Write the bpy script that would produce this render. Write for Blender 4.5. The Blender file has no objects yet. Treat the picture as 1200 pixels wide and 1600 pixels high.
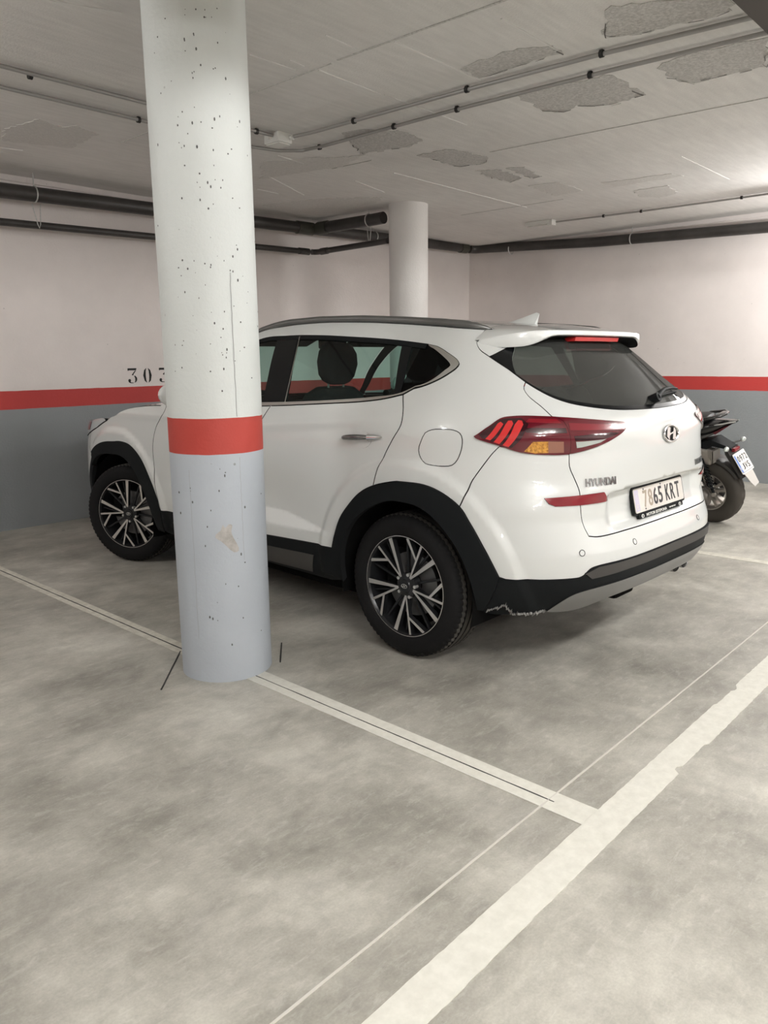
import bpy, bmesh, math, random
import numpy as np
from mathutils import Vector, Matrix
from mathutils.geometry import delaunay_2d_cdt

random.seed(7)
np.random.seed(7)
D = bpy.data
SC = bpy.context.scene
COL = SC.collection
PI = math.pi

# ------------------------------------------------------------------ camera
CAM_POS = (-3.5157, -2.2789, 1.4030)
YAW, PITCH, ROLL = math.radians(47.3669), math.radians(11.2958), math.radians(0.5697)
FPX = 1200.54
cam_data = D.cameras.new('camera')
cam = D.objects.new('camera', cam_data)
COL.objects.link(cam)
cam_data.sensor_fit = 'VERTICAL'
cam_data.sensor_height = 36.0
cam_data.lens = FPX / 1600.0 * 36.0
cam_data.clip_start = 0.05
cam_data.clip_end = 100
_f = Vector((math.sin(YAW) * math.cos(PITCH), math.cos(YAW) * math.cos(PITCH), -math.sin(PITCH)))
_r = Vector((math.cos(YAW), -math.sin(YAW), 0))
_d = _f.cross(_r)
_r2 = math.cos(ROLL) * _r + math.sin(ROLL) * _d
_d2 = -math.sin(ROLL) * _r + math.cos(ROLL) * _d
cam.matrix_world = Matrix(((_r2.x, -_d2.x, -_f.x, CAM_POS[0]), (_r2.y, -_d2.y, -_f.y, CAM_POS[1]),
                           (_r2.z, -_d2.z, -_f.z, CAM_POS[2]), (0, 0, 0, 1)))
SC.camera = cam

# ------------------------------------------------------------------ exposure, world, lamps
SC.view_settings.view_transform = 'Standard'
SC.view_settings.look = 'None'
SC.view_settings.gamma = 1.0
SC.view_settings.use_curve_mapping = False
SC.view_settings.exposure = 0.60
world = D.worlds.new('world')
SC.world = world
world.use_nodes = True
world.node_tree.nodes['Background'].inputs[0].default_value = (0.9, 0.95, 1.0, 1)
world.node_tree.nodes['Background'].inputs[1].default_value = 0.15
SC.cycles.max_bounces = 10
SC.cycles.diffuse_bounces = 6
SC.cycles.glossy_bounces = 5
SC.cycles.transmission_bounces = 6
SC.cycles.transparent_max_bounces = 16
SC.cycles.caustics_reflective = False
SC.cycles.caustics_refractive = False
SC.cycles.sample_clamp_indirect = 6.0
SC.cycles.use_denoising = True

ROOM_H = 2.880
WALL_Y = 4.396      # wall the car faces
WALL_X = 5.546      # wall behind the scooter
# unseen ceiling luminaires, the far-corner one added as fill for the left wall: x, y, turn, watts, drop of the tubes below the ceiling
LAMPS = [(-2.5, -3.0, 0, 118, .06), (2.2, -3.2, 0, 135, .06), (4.3, -.98, PI / 2, 85, .40), (-3.7, 2.1, 0, 42, .06), (-4.6, -4.6, 0, 95, .30), (1.6, -6.6, 0, 110, .06)]


# ------------------------------------------------------------------ materials
def new_mat(name):
    m = D.materials.new(name)
    m.use_nodes = True
    return m, m.node_tree.nodes, m.node_tree.links, m.node_tree.nodes['Principled BSDF']


def mat(name, col, rough=0.5, metal=0.0, coat=0.0, spec=0.5, emit=None, estr=0.0):
    m, n, l, b = new_mat(name)
    b.inputs['Base Color'].default_value = (*col, 1)
    b.inputs['Roughness'].default_value = rough
    b.inputs['Metallic'].default_value = metal
    b.inputs['Coat Weight'].default_value = coat
    b.inputs['Coat Roughness'].default_value = 0.03
    b.inputs['Specular IOR Level'].default_value = spec
    if emit:
        b.inputs['Emission Color'].default_value = (*emit, 1)
        b.inputs['Emission Strength'].default_value = estr
    return m


def noise(n, l, vec, scale, detail=4, rough=0.55, dist=0.0):
    t = n.new('ShaderNodeTexNoise')
    t.inputs['Scale'].default_value = scale
    t.inputs['Detail'].default_value = detail
    t.inputs['Roughness'].default_value = rough
    t.inputs['Distortion'].default_value = dist
    if vec is not None:
        l.new(vec, t.inputs['Vector'])
    return t


def ramp(n, l, fac, stops):
    r = n.new('ShaderNodeValToRGB')
    el = r.color_ramp.elements
    while len(el) < len(stops):
        el.new(0.5)
    for e, (p, c) in zip(el, stops):
        e.position = p
        e.color = (*c, 1) if len(c) == 3 else c
    l.new(fac, r.inputs['Fac'])
    return r


def mixc(n, l, fac, a, b, mode='MIX'):
    x = n.new('ShaderNodeMix')
    x.data_type = 'RGBA'
    x.blend_type = mode
    for sock, v in ((x.inputs[0], fac), (x.inputs[6], a), (x.inputs[7], b)):
        if isinstance(v, (int, float)):
            sock.default_value = v
        elif isinstance(v, tuple):
            sock.default_value = (*v, 1)
        else:
            l.new(v, sock)
    return x.outputs[2]


def bump(n, l, b, height, strength, dist=0.01):
    u = n.new('ShaderNodeBump')
    u.inputs['Strength'].default_value = strength
    u.inputs['Distance'].default_value = dist
    l.new(height, u.inputs['Height'])
    l.new(u.outputs[0], b.inputs['Normal'])


def pos(n):
    return n.new('ShaderNodeNewGeometry').outputs['Position']


def banded_paint(name, white, red, grey, z_top, z_bot, pit=0.5, speck=0.35):
    """white over red band over grey, painted by height, with grime specks"""
    m, n, l, b = new_mat(name)
    p = pos(n)
    sep = n.new('ShaderNodeSeparateXYZ')
    l.new(p, sep.inputs[0])
    wob = noise(n, l, p, 9, 2)
    ad = n.new('ShaderNodeMath')
    ad.operation = 'MULTIPLY_ADD'
    l.new(wob.outputs[0], ad.inputs[0])
    ad.inputs[1].default_value = 0.006
    l.new(sep.outputs[2], ad.inputs[2])
    z = ad.outputs[0]

    def step(v):
        s = n.new('ShaderNodeMath')
        s.operation = 'GREATER_THAN'
        l.new(z, s.inputs[0])
        s.inputs[1].default_value = v
        return s.outputs[0]
    c = mixc(n, l, step(z_bot + .003), grey, red)
    c = mixc(n, l, step(z_top + .003), c, white)
    big = noise(n, l, p, 1.7, 6, 0.6)
    tone = ramp(n, l, big.outputs[0], [(0.3, (.9, .9, .9)), (0.7, (1, 1, 1))])
    c = mixc(n, l, 1.0, c, tone.outputs[0], 'MULTIPLY')
    # small knocks and pits
    v = n.new('ShaderNodeTexVoronoi')
    v.inputs['Scale'].default_value = 9
    l.new(p, v.inputs['Vector'])
    sel = noise(n, l, p, 4.3, 2)
    selr = ramp(n, l, sel.outputs[0], [(0.5, (0, 0, 0)), (0.58, (1, 1, 1))])
    sp = ramp(n, l, v.outputs['Distance'], [(0.035, (1, 1, 1)), (0.06, (0, 0, 0))])
    both = mixc(n, l, 1.0, selr.outputs[0], sp.outputs[0], 'MULTIPLY')
    f = n.new('ShaderNodeMath')
    f.operation = 'MULTIPLY'
    l.new(both, f.inputs[0])
    f.inputs[1].default_value = speck
    c = mixc(n, l, f.outputs[0], c, (.16, .15, .14))
    l.new(c, b.inputs['Base Color'])
    b.inputs['Roughness'].default_value = 0.62
    fine = noise(n, l, p, 60, 3)
    bump(n, l, b, fine.outputs[0], pit, 0.004)
    return m


WHITE_WALL = (.80, .745, .72)
M_WALL = banded_paint('wall_paint', WHITE_WALL, (.50, .045, .04), (.27, .29, .30), 1.167, 1.0145)
M_COLUMN = banded_paint('column_paint', (.73, .765, .75), (.50, .06, .045), (.50, .545, .60), 1.165, 1.015, 0.35, 0.6)
M_COLUMN_FAR = banded_paint('far_column_paint', (.80, .78, .76), (.50, .06, .045), (.50, .545, .60), 1.165, 1.015, 0.7, 0.6)


def mat_floor():
    m, n, l, b = new_mat('concrete_floor')
    p = pos(n)
    a = noise(n, l, p, 1.3, 9, 0.66, 0.25)
    base = ramp(n, l, a.outputs[0], [(0.33, (.27, .260, .232)), (0.5, (.425, .412, .370)), (0.67, (.585, .57, .52))])
    bb = noise(n, l, p, 4.6, 10, 0.74, 0.35)
    t = ramp(n, l, bb.outputs[0], [(0.3, (.72, .715, .70)), (0.64, (1.08, 1.08, 1.07))])
    c = mixc(n, l, 0.9, base.outputs[0], t.outputs[0], 'MULTIPLY')
    # trowel streaks
    mp = n.new('ShaderNodeMapping')
    mp.inputs['Rotation'].default_value = (0, 0, .5)
    mp.inputs['Scale'].default_value = (1.6, 4.5, 1)
    l.new(p, mp.inputs['Vector'])
    s = noise(n, l, mp.outputs[0], 2.6, 8, 0.72, 0.3)
    t2 = ramp(n, l, s.outputs[0], [(0.35, (.88, .875, .87)), (0.66, (1.08, 1.08, 1.07))])
    c = mixc(n, l, 0.8, c, t2.outputs[0], 'MULTIPLY')
    gr = noise(n, l, p, 140, 2)
    t3 = ramp(n, l, gr.outputs[0], [(0.3, (.93, .93, .93)), (0.7, (1.05, 1.05, 1.05))])
    c = mixc(n, l, 1.0, c, t3.outputs[0], 'MULTIPLY')
    sc_ = noise(n, l, mp.outputs[0], 7.5, 8, 0.78, 0.5)
    t4 = ramp(n, l, sc_.outputs[0], [(0.52, (0, 0, 0)), (0.72, (.34, .34, .34))])
    c = mixc(n, l, t4.outputs[0], c, (.72, .705, .66))
    sd_ = noise(n, l, p, 3.1, 6, 0.7, 0.2)
    t5 = ramp(n, l, sd_.outputs[0], [(0.54, (0, 0, 0)), (0.74, (.45, .45, .45))])
    c = mixc(n, l, t5.outputs[0], c, (.27, .258, .24))
    # oil spots
    v = n.new('ShaderNodeTexVoronoi')
    v.inputs['Scale'].default_value = 2.3
    l.new(p, v.inputs['Vector'])
    sp = ramp(n, l, v.outputs['Distance'], [(0.022, (1, 1, 1)), (0.04, (0, 0, 0))])
    sel = noise(n, l, p, 2.0, 2)
    sr = ramp(n, l, sel.outputs[0], [(0.45, (0, 0, 0)), (0.55, (.7, .7, .7))])
    ff = mixc(n, l, 1.0, sp.outputs[0], sr.outputs[0], 'MULTIPLY')
    c = mixc(n, l, ff, c, (.12, .115, .11))
    l.new(c, b.inputs['Base Color'])
    rr = ramp(n, l, bb.outputs[0], [(0.3, (.36, .36, .36)), (0.7, (.55, .55, .55))])
    l.new(rr.outputs[0], b.inputs['Roughness'])
    b.inputs['Specular IOR Level'].default_value = 0.35
    bump(n, l, b, s.outputs[0], 0.08, 0.01)
    return m


def mat_ceiling():
    m, n, l, b = new_mat('ceiling_plaster')
    p = pos(n)
    a = noise(n, l, p, 0.9, 8, 0.6)
    base = ramp(n, l, a.outputs[0], [(0.3, (.70, .685, .665)), (0.55, (.79, .775, .755)), (0.75, (.84, .825, .80))])
    mp = n.new('ShaderNodeMapping')
    mp.inputs['Scale'].default_value = (2, 14, 1)
    l.new(p, mp.inputs['Vector'])
    s = noise(n, l, mp.outputs[0], 2.0, 5, 0.6)
    t = ramp(n, l, s.outputs[0], [(0.3, (.93, .93, .93)), (0.7, (1.04, 1.04, 1.04))])
    c = mixc(n, l, 1.0, base.outputs[0], t.outputs[0], 'MULTIPLY')
    l.new(c, b.inputs['Base Color'])
    b.inputs['Roughness'].default_value = 0.8
    g = noise(n, l, p, 90, 3)
    bump(n, l, b, g.outputs[0], 0.5, 0.004)
    return m


def mat_speckle(name, c1, c2, scale, rough, bmp=0.0, spec=0.5):
    m, n, l, b = new_mat(name)
    tc = n.new('ShaderNodeTexCoord')
    a = noise(n, l, tc.outputs['Object'], scale, 4, 0.65)
    r = ramp(n, l, a.outputs[0], [(0.35, c1), (0.65, c2)])
    l.new(r.outputs[0], b.inputs['Base Color'])
    b.inputs['Roughness'].default_value = rough
    b.inputs['Specular IOR Level'].default_value = spec
    if bmp:
        bump(n, l, b, a.outputs[0], bmp, 0.004)
    return m


def mat_glass(name, tint, refl=1.0, film=0.0, film_col=(.3, .3, .3)):
    m = D.materials.new(name)
    m.use_nodes = True
    n, l = m.node_tree.nodes, m.node_tree.links
    n.remove(n['Principled BSDF'])
    out = n['Material Output']
    tr = n.new('ShaderNodeBsdfTransparent')
    tr.inputs[0].default_value = (*tint, 1)
    gl = n.new('ShaderNodeBsdfGlossy')
    gl.inputs['Roughness'].default_value = 0.02
    gl.inputs[0].default_value = (refl, refl, refl, 1)
    lw = n.new('ShaderNodeLayerWeight')
    pw = n.new('ShaderNodeMath')
    pw.operation = 'POWER'
    l.new(lw.outputs['Facing'], pw.inputs[0])
    pw.inputs[1].default_value = 3.5
    fr = n.new('ShaderNodeMath')
    fr.operation = 'MULTIPLY_ADD'
    l.new(pw.outputs[0], fr.inputs[0])
    fr.inputs[1].default_value = 0.75
    fr.inputs[2].default_value = 0.045
    mx = n.new('ShaderNodeMixShader')
    l.new(fr.outputs[0], mx.inputs[0])
    last = tr
    if film:
        df = n.new('ShaderNodeBsdfDiffuse')
        df.inputs[0].default_value = (*film_col, 1)
        m2 = n.new('ShaderNodeMixShader')
        m2.inputs[0].default_value = film
        l.new(tr.outputs[0], m2.inputs[1])
        l.new(df.outputs[0], m2.inputs[2])
        last = m2
    l.new(last.outputs[0], mx.inputs[1])
    l.new(gl.outputs[0], mx.inputs[2])
    l.new(mx.outputs[0], out.inputs[0])
    return m


M_FLOOR = mat_floor()
M_CEIL = mat_ceiling()
M_PATCH = mat_speckle('bare_plaster', (.45, .44, .425), (.66, .645, .625), 70, 0.9, 0.8)
M_PATCH_PALE = mat_speckle('thin_plaster', (.62, .605, .585), (.73, .715, .69), 70, 0.9, 0.6)
M_RIDGE = mat('plaster_ridge', (.78, .77, .75), 0.8)
M_CRACK = mat('crack_dark', (.20, .19, .18), 0.9)
M_LINE = mat_speckle('line_paint', (.66, .65, .585), (.74, .73, .665), 26, 0.55, 0.1, 0.3)
M_LINE_OLD = mat_speckle('worn_line_paint', (.55, .53, .46), (.70, .68, .60), 20, 0.6, 0.1, 0.3)
M_JOINT = mat('joint_filler', (.62, .60, .55), 0.7)
M_GROOVE = mat('saw_cut', (.03, .03, .03), 0.9)
M_PVC = mat_speckle('grey_pipe_plastic', (.034, .031, .029), (.055, .05, .047), 3, 0.42)
M_PVC_OLIVE = mat('olive_pipe_fitting', (.055, .055, .042), 0.5)
M_STEEL = mat('galvanised_steel', (.60, .60, .58), 0.35, 0.6)
M_CONDUIT = mat('conduit_grey', (.40, .39, .38), 0.4, 0.4)
M_BLACKCLIP = mat('black_clip', (.012, .012, .012), 0.5)
M_WHITEPLASTIC = mat('white_plastic', (.78, .78, .75), 0.45)
M_BROWNBEAM = mat('dark_brown_beam', (.075, .065, .058), 0.7)  # one dark brown tone over the whole beam
M_INK = mat('stencil_black', (.012, .012, .012), 0.8)
M_TUBE = mat('lamp_tube', (.9, .9, .9), 0.4, emit=(1, .97, .92), estr=6.0)

M_PAINT = mat('white_car_paint', (.715, .735, .725), 0.35, 0.0, 1.0, 0.5)
M_LINING = mat('cabin_lining', (.012, .013, .014), 0.85, spec=0.2)
M_CLAD = mat('black_cladding', (.0085, .010, .011), 0.6, spec=0.14)
M_CLAD_GREY = mat('grey_textured_plastic', (.060, .057, .054), 0.55, spec=0.3)
M_SILVER = mat('silver_plastic', (.26, .26, .255), 0.4, 0.5)
M_GLOSSBLACK = mat('gloss_black', (.005, .006, .007), 0.22, 0, 0.0, 0.3)
M_LETTER = mat('letter_chrome', (.30, .30, .30), 0.25, 1.0)
M_CHROME = mat('chrome', (.82, .82, .82), 0.12, 1.0)
M_SATIN = mat('satin_chrome', (.72, .69, .66), 0.28, 1.0)
M_RAIL = mat('roof_rail_grey', (.20, .20, .195), 0.38, 0.7)
M_GLASS = mat_glass('side_glass', (.64, .84, .79), 0.6)
M_GLASS_FRONT = mat_glass('windshield_glass', (.70, .86, .82), 0.6)
M_PRIVACY = mat_glass('privacy_glass', (.02, .022, .023), 0.3)
M_REARGLASS = mat_glass('rear_glass', (.20, .21, .20), 0.26, 0.18, (.30, .31, .29))
M_TYRE = mat('tyre_rubber', (.009, .009, .0095), 0.8, spec=0.2)
M_TREAD = mat('lit_dusty_tread', (.075, .071, .064), 0.8, spec=0.2)  # reflected light on the ribs put into a lighter tread colour
M_ALLOY = mat('machined_alloy', (.74, .72, .69), 0.34, 0.8)
M_RIMDARK = mat('rim_dark', (.02, .021, .023), 0.3, 0.3)
M_DISC = mat('brake_disc', (.22, .22, .22), 0.45, 0.8)
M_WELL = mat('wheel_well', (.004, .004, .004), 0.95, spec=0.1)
M_REDLENS = mat('red_lens', (.115, .006, .014), 0.12, 0, 1.0)
M_REDDARK = mat('smoked_red_lens', (.035, .006, .010), 0.1, 0, 1.0)
M_REDBAR = mat('bright_red_bar', (.62, .03, .03), 0.3, 0, 0.6)
M_AMBER = mat_speckle('amber_lens', (.30, .10, .015), (.80, .42, .08), 90, 0.2)
M_AMBERDARK = mat('smoked_amber', (.30, .13, .09), 0.2, 0, 0.6)
M_CLEAR = mat('clear_lens', (.55, .60, .58), 0.15, 0.4, 0.6)
M_REFLECT = mat('reflector_red', (.22, .010, .018), 0.2, 0, 0.8)
M_PLATE = mat_speckle('number_plate', (.70, .66, .62), (.78, .74, .70), 12, 0.45)
M_PLATEINK = mat('plate_ink', (.03, .03, .035), 0.5)
M_PLATEINK_FADED = mat('plate_ink_worn', (.40, .34, .27), 0.6)
M_PLATEBLUE_FADED = mat('plate_blue_worn', (.62, .58, .72), 0.5)
M_PLATEBLUE = mat('plate_blue', (.12, .22, .55), 0.45)
M_SEAT = mat_speckle('seat_fabric', (.010, .011, .012), (.018, .019, .02), 60, 0.9)
M_FROST = mat('headlamp_lens', (.62, .65, .66), 0.1, 0.1, 1.0)
M_FRONTRED = mat('red_marker', (.42, .05, .05), 0.2, 0, 0.7)
M_SCOOT = mat('scooter_black', (.012, .012, .012), 0.22, 0, 0.8)
M_SCOOTGREY = mat('scooter_grey', (.045, .043, .041), 0.4, 0.1)
M_CASE = mat('engine_case', (.16, .145, .13), 0.45, 0.3)
M_SCOOTSEAT = mat('scooter_seat_vinyl', (.015, .015, .015), 0.5)
M_CAST = mat('cast_alloy', (.48, .45, .41), 0.42, 0.7)
M_TYRE_BROWN = mat('scooter_tyre', (.055, .048, .040), 0.7)


# ------------------------------------------------------------------ helpers
def link(o, parent=None):
    COL.objects.link(o)
    if parent is not None:
        o.parent = parent
    return o


def mesh_obj(name, V, F, mats, parent=None, fm=None, smooth=True, normals=None):
    me = D.meshes.new(name)
    me.from_pydata([tuple(map(float, v)) for v in V], [], [tuple(map(int, f)) for f in F])
    mats = mats if isinstance(mats, (list, tuple)) else [mats]
    for m in mats:
        me.materials.append(m)
    if fm is not None:
        me.polygons.foreach_set('material_index', list(fm))
    me.polygons.foreach_set('use_smooth', [bool(smooth)] * len(me.polygons))
    me.update()
    if normals is not None:
        me.normals_split_custom_set(normals)
    o = D.objects.new(name, me)
    return link(o, parent)


class MB:
    """collects solids into one mesh"""
    def __init__(self):
        self.V, self.F, self.M, self.S = [], [], [], []

    def add(self, V, F, m=0, smooth=False):
        o = len(self.V)
        self.V += [tuple(map(float, v)) for v in V]
        self.F += [tuple(int(i) + o for i in f) for f in F]
        self.M += [m] * len(F)
        self.S += [smooth] * len(F)
        return self

    def box(self, c, d, m=0, rot=None, bev=0.0):
        bm = bmesh.new()
        bmesh.ops.create_cube(bm, size=1.0)
        for v in bm.verts:
            v.co = Vector((v.co.x * d[0], v.co.y * d[1], v.co.z * d[2]))
        if bev:
            bmesh.ops.bevel(bm, geom=bm.edges[:], offset=bev, segments=2, affect='EDGES', profile=0.6)
        R_ = rot.to_3x3() if rot is not None else Matrix.Identity(3)
        bm.verts.index_update()
        V = [R_ @ v.co + Vector(c) for v in bm.verts]
        F = [[v.index for v in f.verts] for f in bm.faces]
        bm.free()
        return self.add(V, F, m, False)

    def tube(self, pts, r, m=0, seg=14, caps=True, smooth=True):
        pts = [Vector(q) for q in pts]
        rr = r if isinstance(r, (list, tuple)) else [r] * len(pts)
        V, F = [], []
        up = None
        for i, q in enumerate(pts):
            t = (pts[min(i + 1, len(pts) - 1)] - pts[max(i - 1, 0)]).normalized()
            if up is None:
                up = Vector((0, 0, 1)) if abs(t.z) < 0.9 else Vector((1, 0, 0))
            a = t.cross(up)
            if a.length < 1e-5:
                a = t.cross(Vector((0, 1, 0)))
            a.normalize()
            b = a.cross(t).normalized()
            up = b
            for k in range(seg):
                an = 2 * PI * k / seg
                V.append(q + (a * math.cos(an) + b * math.sin(an)) * rr[i])
        for i in range(len(pts) - 1):
            for k in range(seg):
                k2 = (k + 1) % seg
                F.append((i * seg + k, (i + 1) * seg + k, (i + 1) * seg + k2, i * seg + k2))
        if caps:
            F.append(tuple(range(seg)))
            F.append(tuple(reversed([(len(pts) - 1) * seg + k for k in range(seg)])))
        return self.add(V, F, m, smooth)

    def lathe(self, prof, m=0, seg=48, axis='Z', smooth=True, close=False, fm=None):
        """prof: list of (radius, height)"""
        V, F = [], []
        for (r, h) in prof:
            for k in range(seg):
                an = 2 * PI * k / seg
                x, y = r * math.cos(an), r * math.sin(an)
                V.append((x, y, h) if axis == 'Z' else (h, x, y))
        n = len(prof)
        for i in range(n - 1 if not close else n):
            j = (i + 1) % n
            for k in range(seg):
                k2 = (k + 1) % seg
                F.append((i * seg + k, i * seg + k2, j * seg + k2, j * seg + k))
        return self.add(V, F, m, smooth)

    def prism(self, poly, o, ex, ey, ez, h, m=0, smooth=False):
        """polygon in (ex,ey) at origin o extruded along ez by h"""
        o, ex, ey, ez = Vector(o), Vector(ex), Vector(ey), Vector(ez)
        n = len(poly)
        A = [o + ex * a + ey * b for a, b in poly]
        B = [q + ez * h for q in A]
        F = [tuple(reversed(range(n))), tuple(range(n, 2 * n))]
        F += [(i, (i + 1) % n, n + (i + 1) % n, n + i) for i in range(n)]
        return self.add(A + B, F, m, smooth)

    def build(self, name, mats, parent=None, clean=False):
        me = D.meshes.new(name)
        me.from_pydata(self.V, [], self.F)
        for q in (mats if isinstance(mats, (list, tuple)) else [mats]):
            me.materials.append(q)
        me.polygons.foreach_set('material_index', self.M)
        me.polygons.foreach_set('use_smooth', self.S)
        me.update()
        bm = bmesh.new()
        bm.from_mesh(me)
        bmesh.ops.recalc_face_normals(bm, faces=bm.faces[:])
        bm.to_mesh(me)
        bm.free()
        if any(self.S):
            me.set_sharp_from_angle(angle=math.radians(40))
        return link(D.objects.new(name, me), parent)


def tag(o, label=None, cat=None, group=None, kind=None):
    for k, v in (('label', label), ('category', cat), ('group', group), ('kind', kind)):
        if v:
            o[k] = v
    return o


def empty(name, loc=(0, 0, 0), rz=0.0, parent=None):
    o = D.objects.new(name, None)
    o.location = loc
    o.rotation_euler = (0, 0, rz)
    o.empty_display_size = 0.2
    return link(o, parent)


def text_mesh(s, size_x, size_y, depth, bold=0.0, shear=0.0, space=1.0):
    """text as (V,F) centred on the origin in the XY plane, scaled to the given box, extruded to +Z"""
    cu = D.curves.new('letters', 'FONT')
    cu.body = s
    cu.size = 1.0
    cu.extrude = 0.5
    cu.offset = bold
    cu.shear = shear
    cu.space_character = space
    cu.resolution_u = 4
    o = D.objects.new('letters', cu)
    COL.objects.link(o)
    dg = bpy.context.evaluated_depsgraph_get()
    me = D.meshes.new_from_object(o.evaluated_get(dg))
    V = np.array([v.co[:] for v in me.vertices])
    F = [tuple(q.vertices) for q in me.polygons]
    D.objects.remove(o)
    D.curves.remove(cu)
    D.meshes.remove(me)
    lo, hi = V.min(0), V.max(0)
    V = (V - (lo + hi) / 2)
    V[:, 0] *= size_x / (hi[0] - lo[0])
    V[:, 1] *= size_y / (hi[1] - lo[1])
    V[:, 2] = (V[:, 2] + .5) * depth
    return V, F


def place(V, o, ex, ey, ez):
    M = np.array([ex, ey, ez], float)
    return np.asarray(V) @ M + np.array(o, float)


# ------------------------------------------------------------------ the room
X0, Y0 = -8.0, -9.0


def quad_slab(name, lo, hi, m, kind='structure'):
    b = MB()
    b.box([(a + c) / 2 for a, c in zip(lo, hi)], [c - a for a, c in zip(lo, hi)])
    o = b.build(name, m)
    if kind:
        o['kind'] = kind
    return o


floor = quad_slab('floor', (X0 - .3, Y0 - .3, -.2), (WALL_X + .3, WALL_Y + .3, 0), M_FLOOR)
ceiling = quad_slab('ceiling', (X0 - .3, Y0 - .3, ROOM_H), (WALL_X + .3, WALL_Y + .3, ROOM_H + .2), M_CEIL)
wall_front = quad_slab('wall_front', (X0 - .3, WALL_Y, 0), (WALL_X + .3, WALL_Y + .25, ROOM_H), M_WALL)
wall_right = quad_slab('wall_right', (WALL_X, Y0 - .3, 0), (WALL_X + .25, WALL_Y, ROOM_H), M_WALL)
wall_left = quad_slab('wall_left', (X0 - .25, Y0 - .3, 0), (X0, WALL_Y, ROOM_H), M_WALL)
wall_back = quad_slab('wall_back', (X0, Y0 - .25, 0), (WALL_X, Y0, ROOM_H), M_WALL)

# downstand beam over the aisle edge
BEAM = ((X0, -1.62, 2.6), (WALL_X, -1.185, ROOM_H))
beam = quad_slab('ceiling_beam', BEAM[0], BEAM[1], M_BROWNBEAM)

# plaster fillet where walls meet the ceiling
b = MB()
for A, B_, off in (((X0, WALL_Y), (WALL_X, WALL_Y), (0, -1)), ((WALL_X, WALL_Y), (WALL_X, Y0), (-1, 0))):
    for k in range(40):
        t0, t1 = k / 40, (k + 1) / 40
        p0 = Vector((A[0] + (B_[0] - A[0]) * t0, A[1] + (B_[1] - A[1]) * t0, 0))
        p1 = Vector((A[0] + (B_[0] - A[0]) * t1, A[1] + (B_[1] - A[1]) * t1, 0))
        n = Vector((off[0], off[1], 0))
        w = .012 + .006 * random.random()
        V = [p0 + Vector((0, 0, ROOM_H - .045)), p0 + n * w + Vector((0, 0, ROOM_H - .04)), p0 + n * (w + .01) + Vector((0, 0, ROOM_H)),
             p1 + Vector((0, 0, ROOM_H - .045)), p1 + n * w + Vector((0, 0, ROOM_H - .04)), p1 + n * (w + .01) + Vector((0, 0, ROOM_H))]
        b.add(V, [(0, 1, 4, 3), (1, 2, 5, 4)], 0, False)
o = b.build('ceiling_fillet_trim', M_WALL)
o['kind'] = 'structure'


# peeled patches, ridges and cracks of the ceiling
def ragged(poly, step=0.035, amp=0.018):
    out = []
    n = len(poly)
    for i in range(n):
        a, c = Vector(poly[i]), Vector(poly[(i + 1) % n])
        k = max(1, int((c - a).length / step))
        nrm = Vector((-(c - a).y, (c - a).x)).normalized()
        for j in range(k):
            q = a + (c - a) * (j / k)
            out.append(q + nrm * random.uniform(-amp, amp) + Vector((random.uniform(-1, 1), random.uniform(-1, 1))) * amp * .35)
    return out


PATCHES = [
    ([(.54, .39), (.51, .23), (.59, .04), (.59, -.13), (.81, -.15), (1.05, -.14), (1.09, .07), (.96, .23), (1.01, .36), (.9, .43), (.67, .41)], 0),
    ([(.67, -.38), (.62, -.57), (.65, -.75), (.68, -.92), (1.08, -.8), (1.07, -.73), (1.04, -.54), (1.07, -.41), (.87, -.36)], 0),
    ([(.37, 1.64), (.42, 1.48), (.63, 1.33), (.87, 1.35), (.93, 1.56), (.88, 1.73), (.84, 1.92), (.61, 1.79)], 0),
    ([(1.17, 1.66), (1.17, 1.4), (1.35, 1.34), (1.57, 1.32), (1.69, 1.4), (1.68, 1.55), (1.66, 1.64), (1.37, 1.65)], 0),
    ([(1.85, 1.63), (1.95, 1.47), (2.34, 1.5), (2.41, 1.65), (2.17, 1.68)], 0),
    ([(1.96, 1.41), (2.03, 1.3), (2.38, 1.35), (2.44, 1.44)], 0),
    ([(2.64, 1.63), (2.69, 1.37), (3.17, 1.39), (3.21, 1.68)], 1),
    ([(3.5, 1.06), (3.51, .76), (3.88, .78), (3.98, 1.02), (3.82, 1.14)], 1),
    ([(3.0, 1.12), (3.1, .55), (3.25, .5), (3.22, 1.1)], 1),
    ([(-.14, -.53), (-.02, -.74), (.13, -.95), (.27, -.89), (.25, -.71), (.22, -.5), (.14, -.36), (.03, -.40)], 0),
    ([(-.01, .38), (-.04, .23), (-.03, .01), (.06, -.11), (.18, -.12), (.16, .08), (.18, .32), (.15, .38)], 0),
    ([(.48, 2.62), (.69, 2.2), (.84, 2.05), (.86, 1.9), (1.01, 2.29), (.88, 2.8), (.84, 3.08)], 1),
    ([(-1.23, 3.12), (-1.16, 2.76), (-.99, 2.82), (-.94, 2.72), (-.74, 2.82), (-.72, 3.25), (-.92, 3.33), (-1.12, 3.42)], 1),
    ([(1.53, 3.93), (1.72, 3.31), (2.09, 2.84), (2.21, 3.04), (2.33, 3.73), (2.02, 4.03)], 1),
    ([(-2.6, 2.9), (-2.2, 2.6), (-1.6, 2.7), (-1.4, 3.1), (-1.7, 3.4), (-2.3, 3.3)], 1),
]
for poly, pale in PATCHES:
    q = ragged(poly)
    b = MB()
    b.prism([(v.x, v.y) for v in q], (0, 0, ROOM_H), (1, 0, 0), (0, 1, 0), (0, 0, -1), .003)
    # lifted lip of old paint along the far edge
    o = b.build('peeled_plaster_patch', M_PATCH_PALE if pale else M_PATCH, ceiling)
b = MB()
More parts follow.
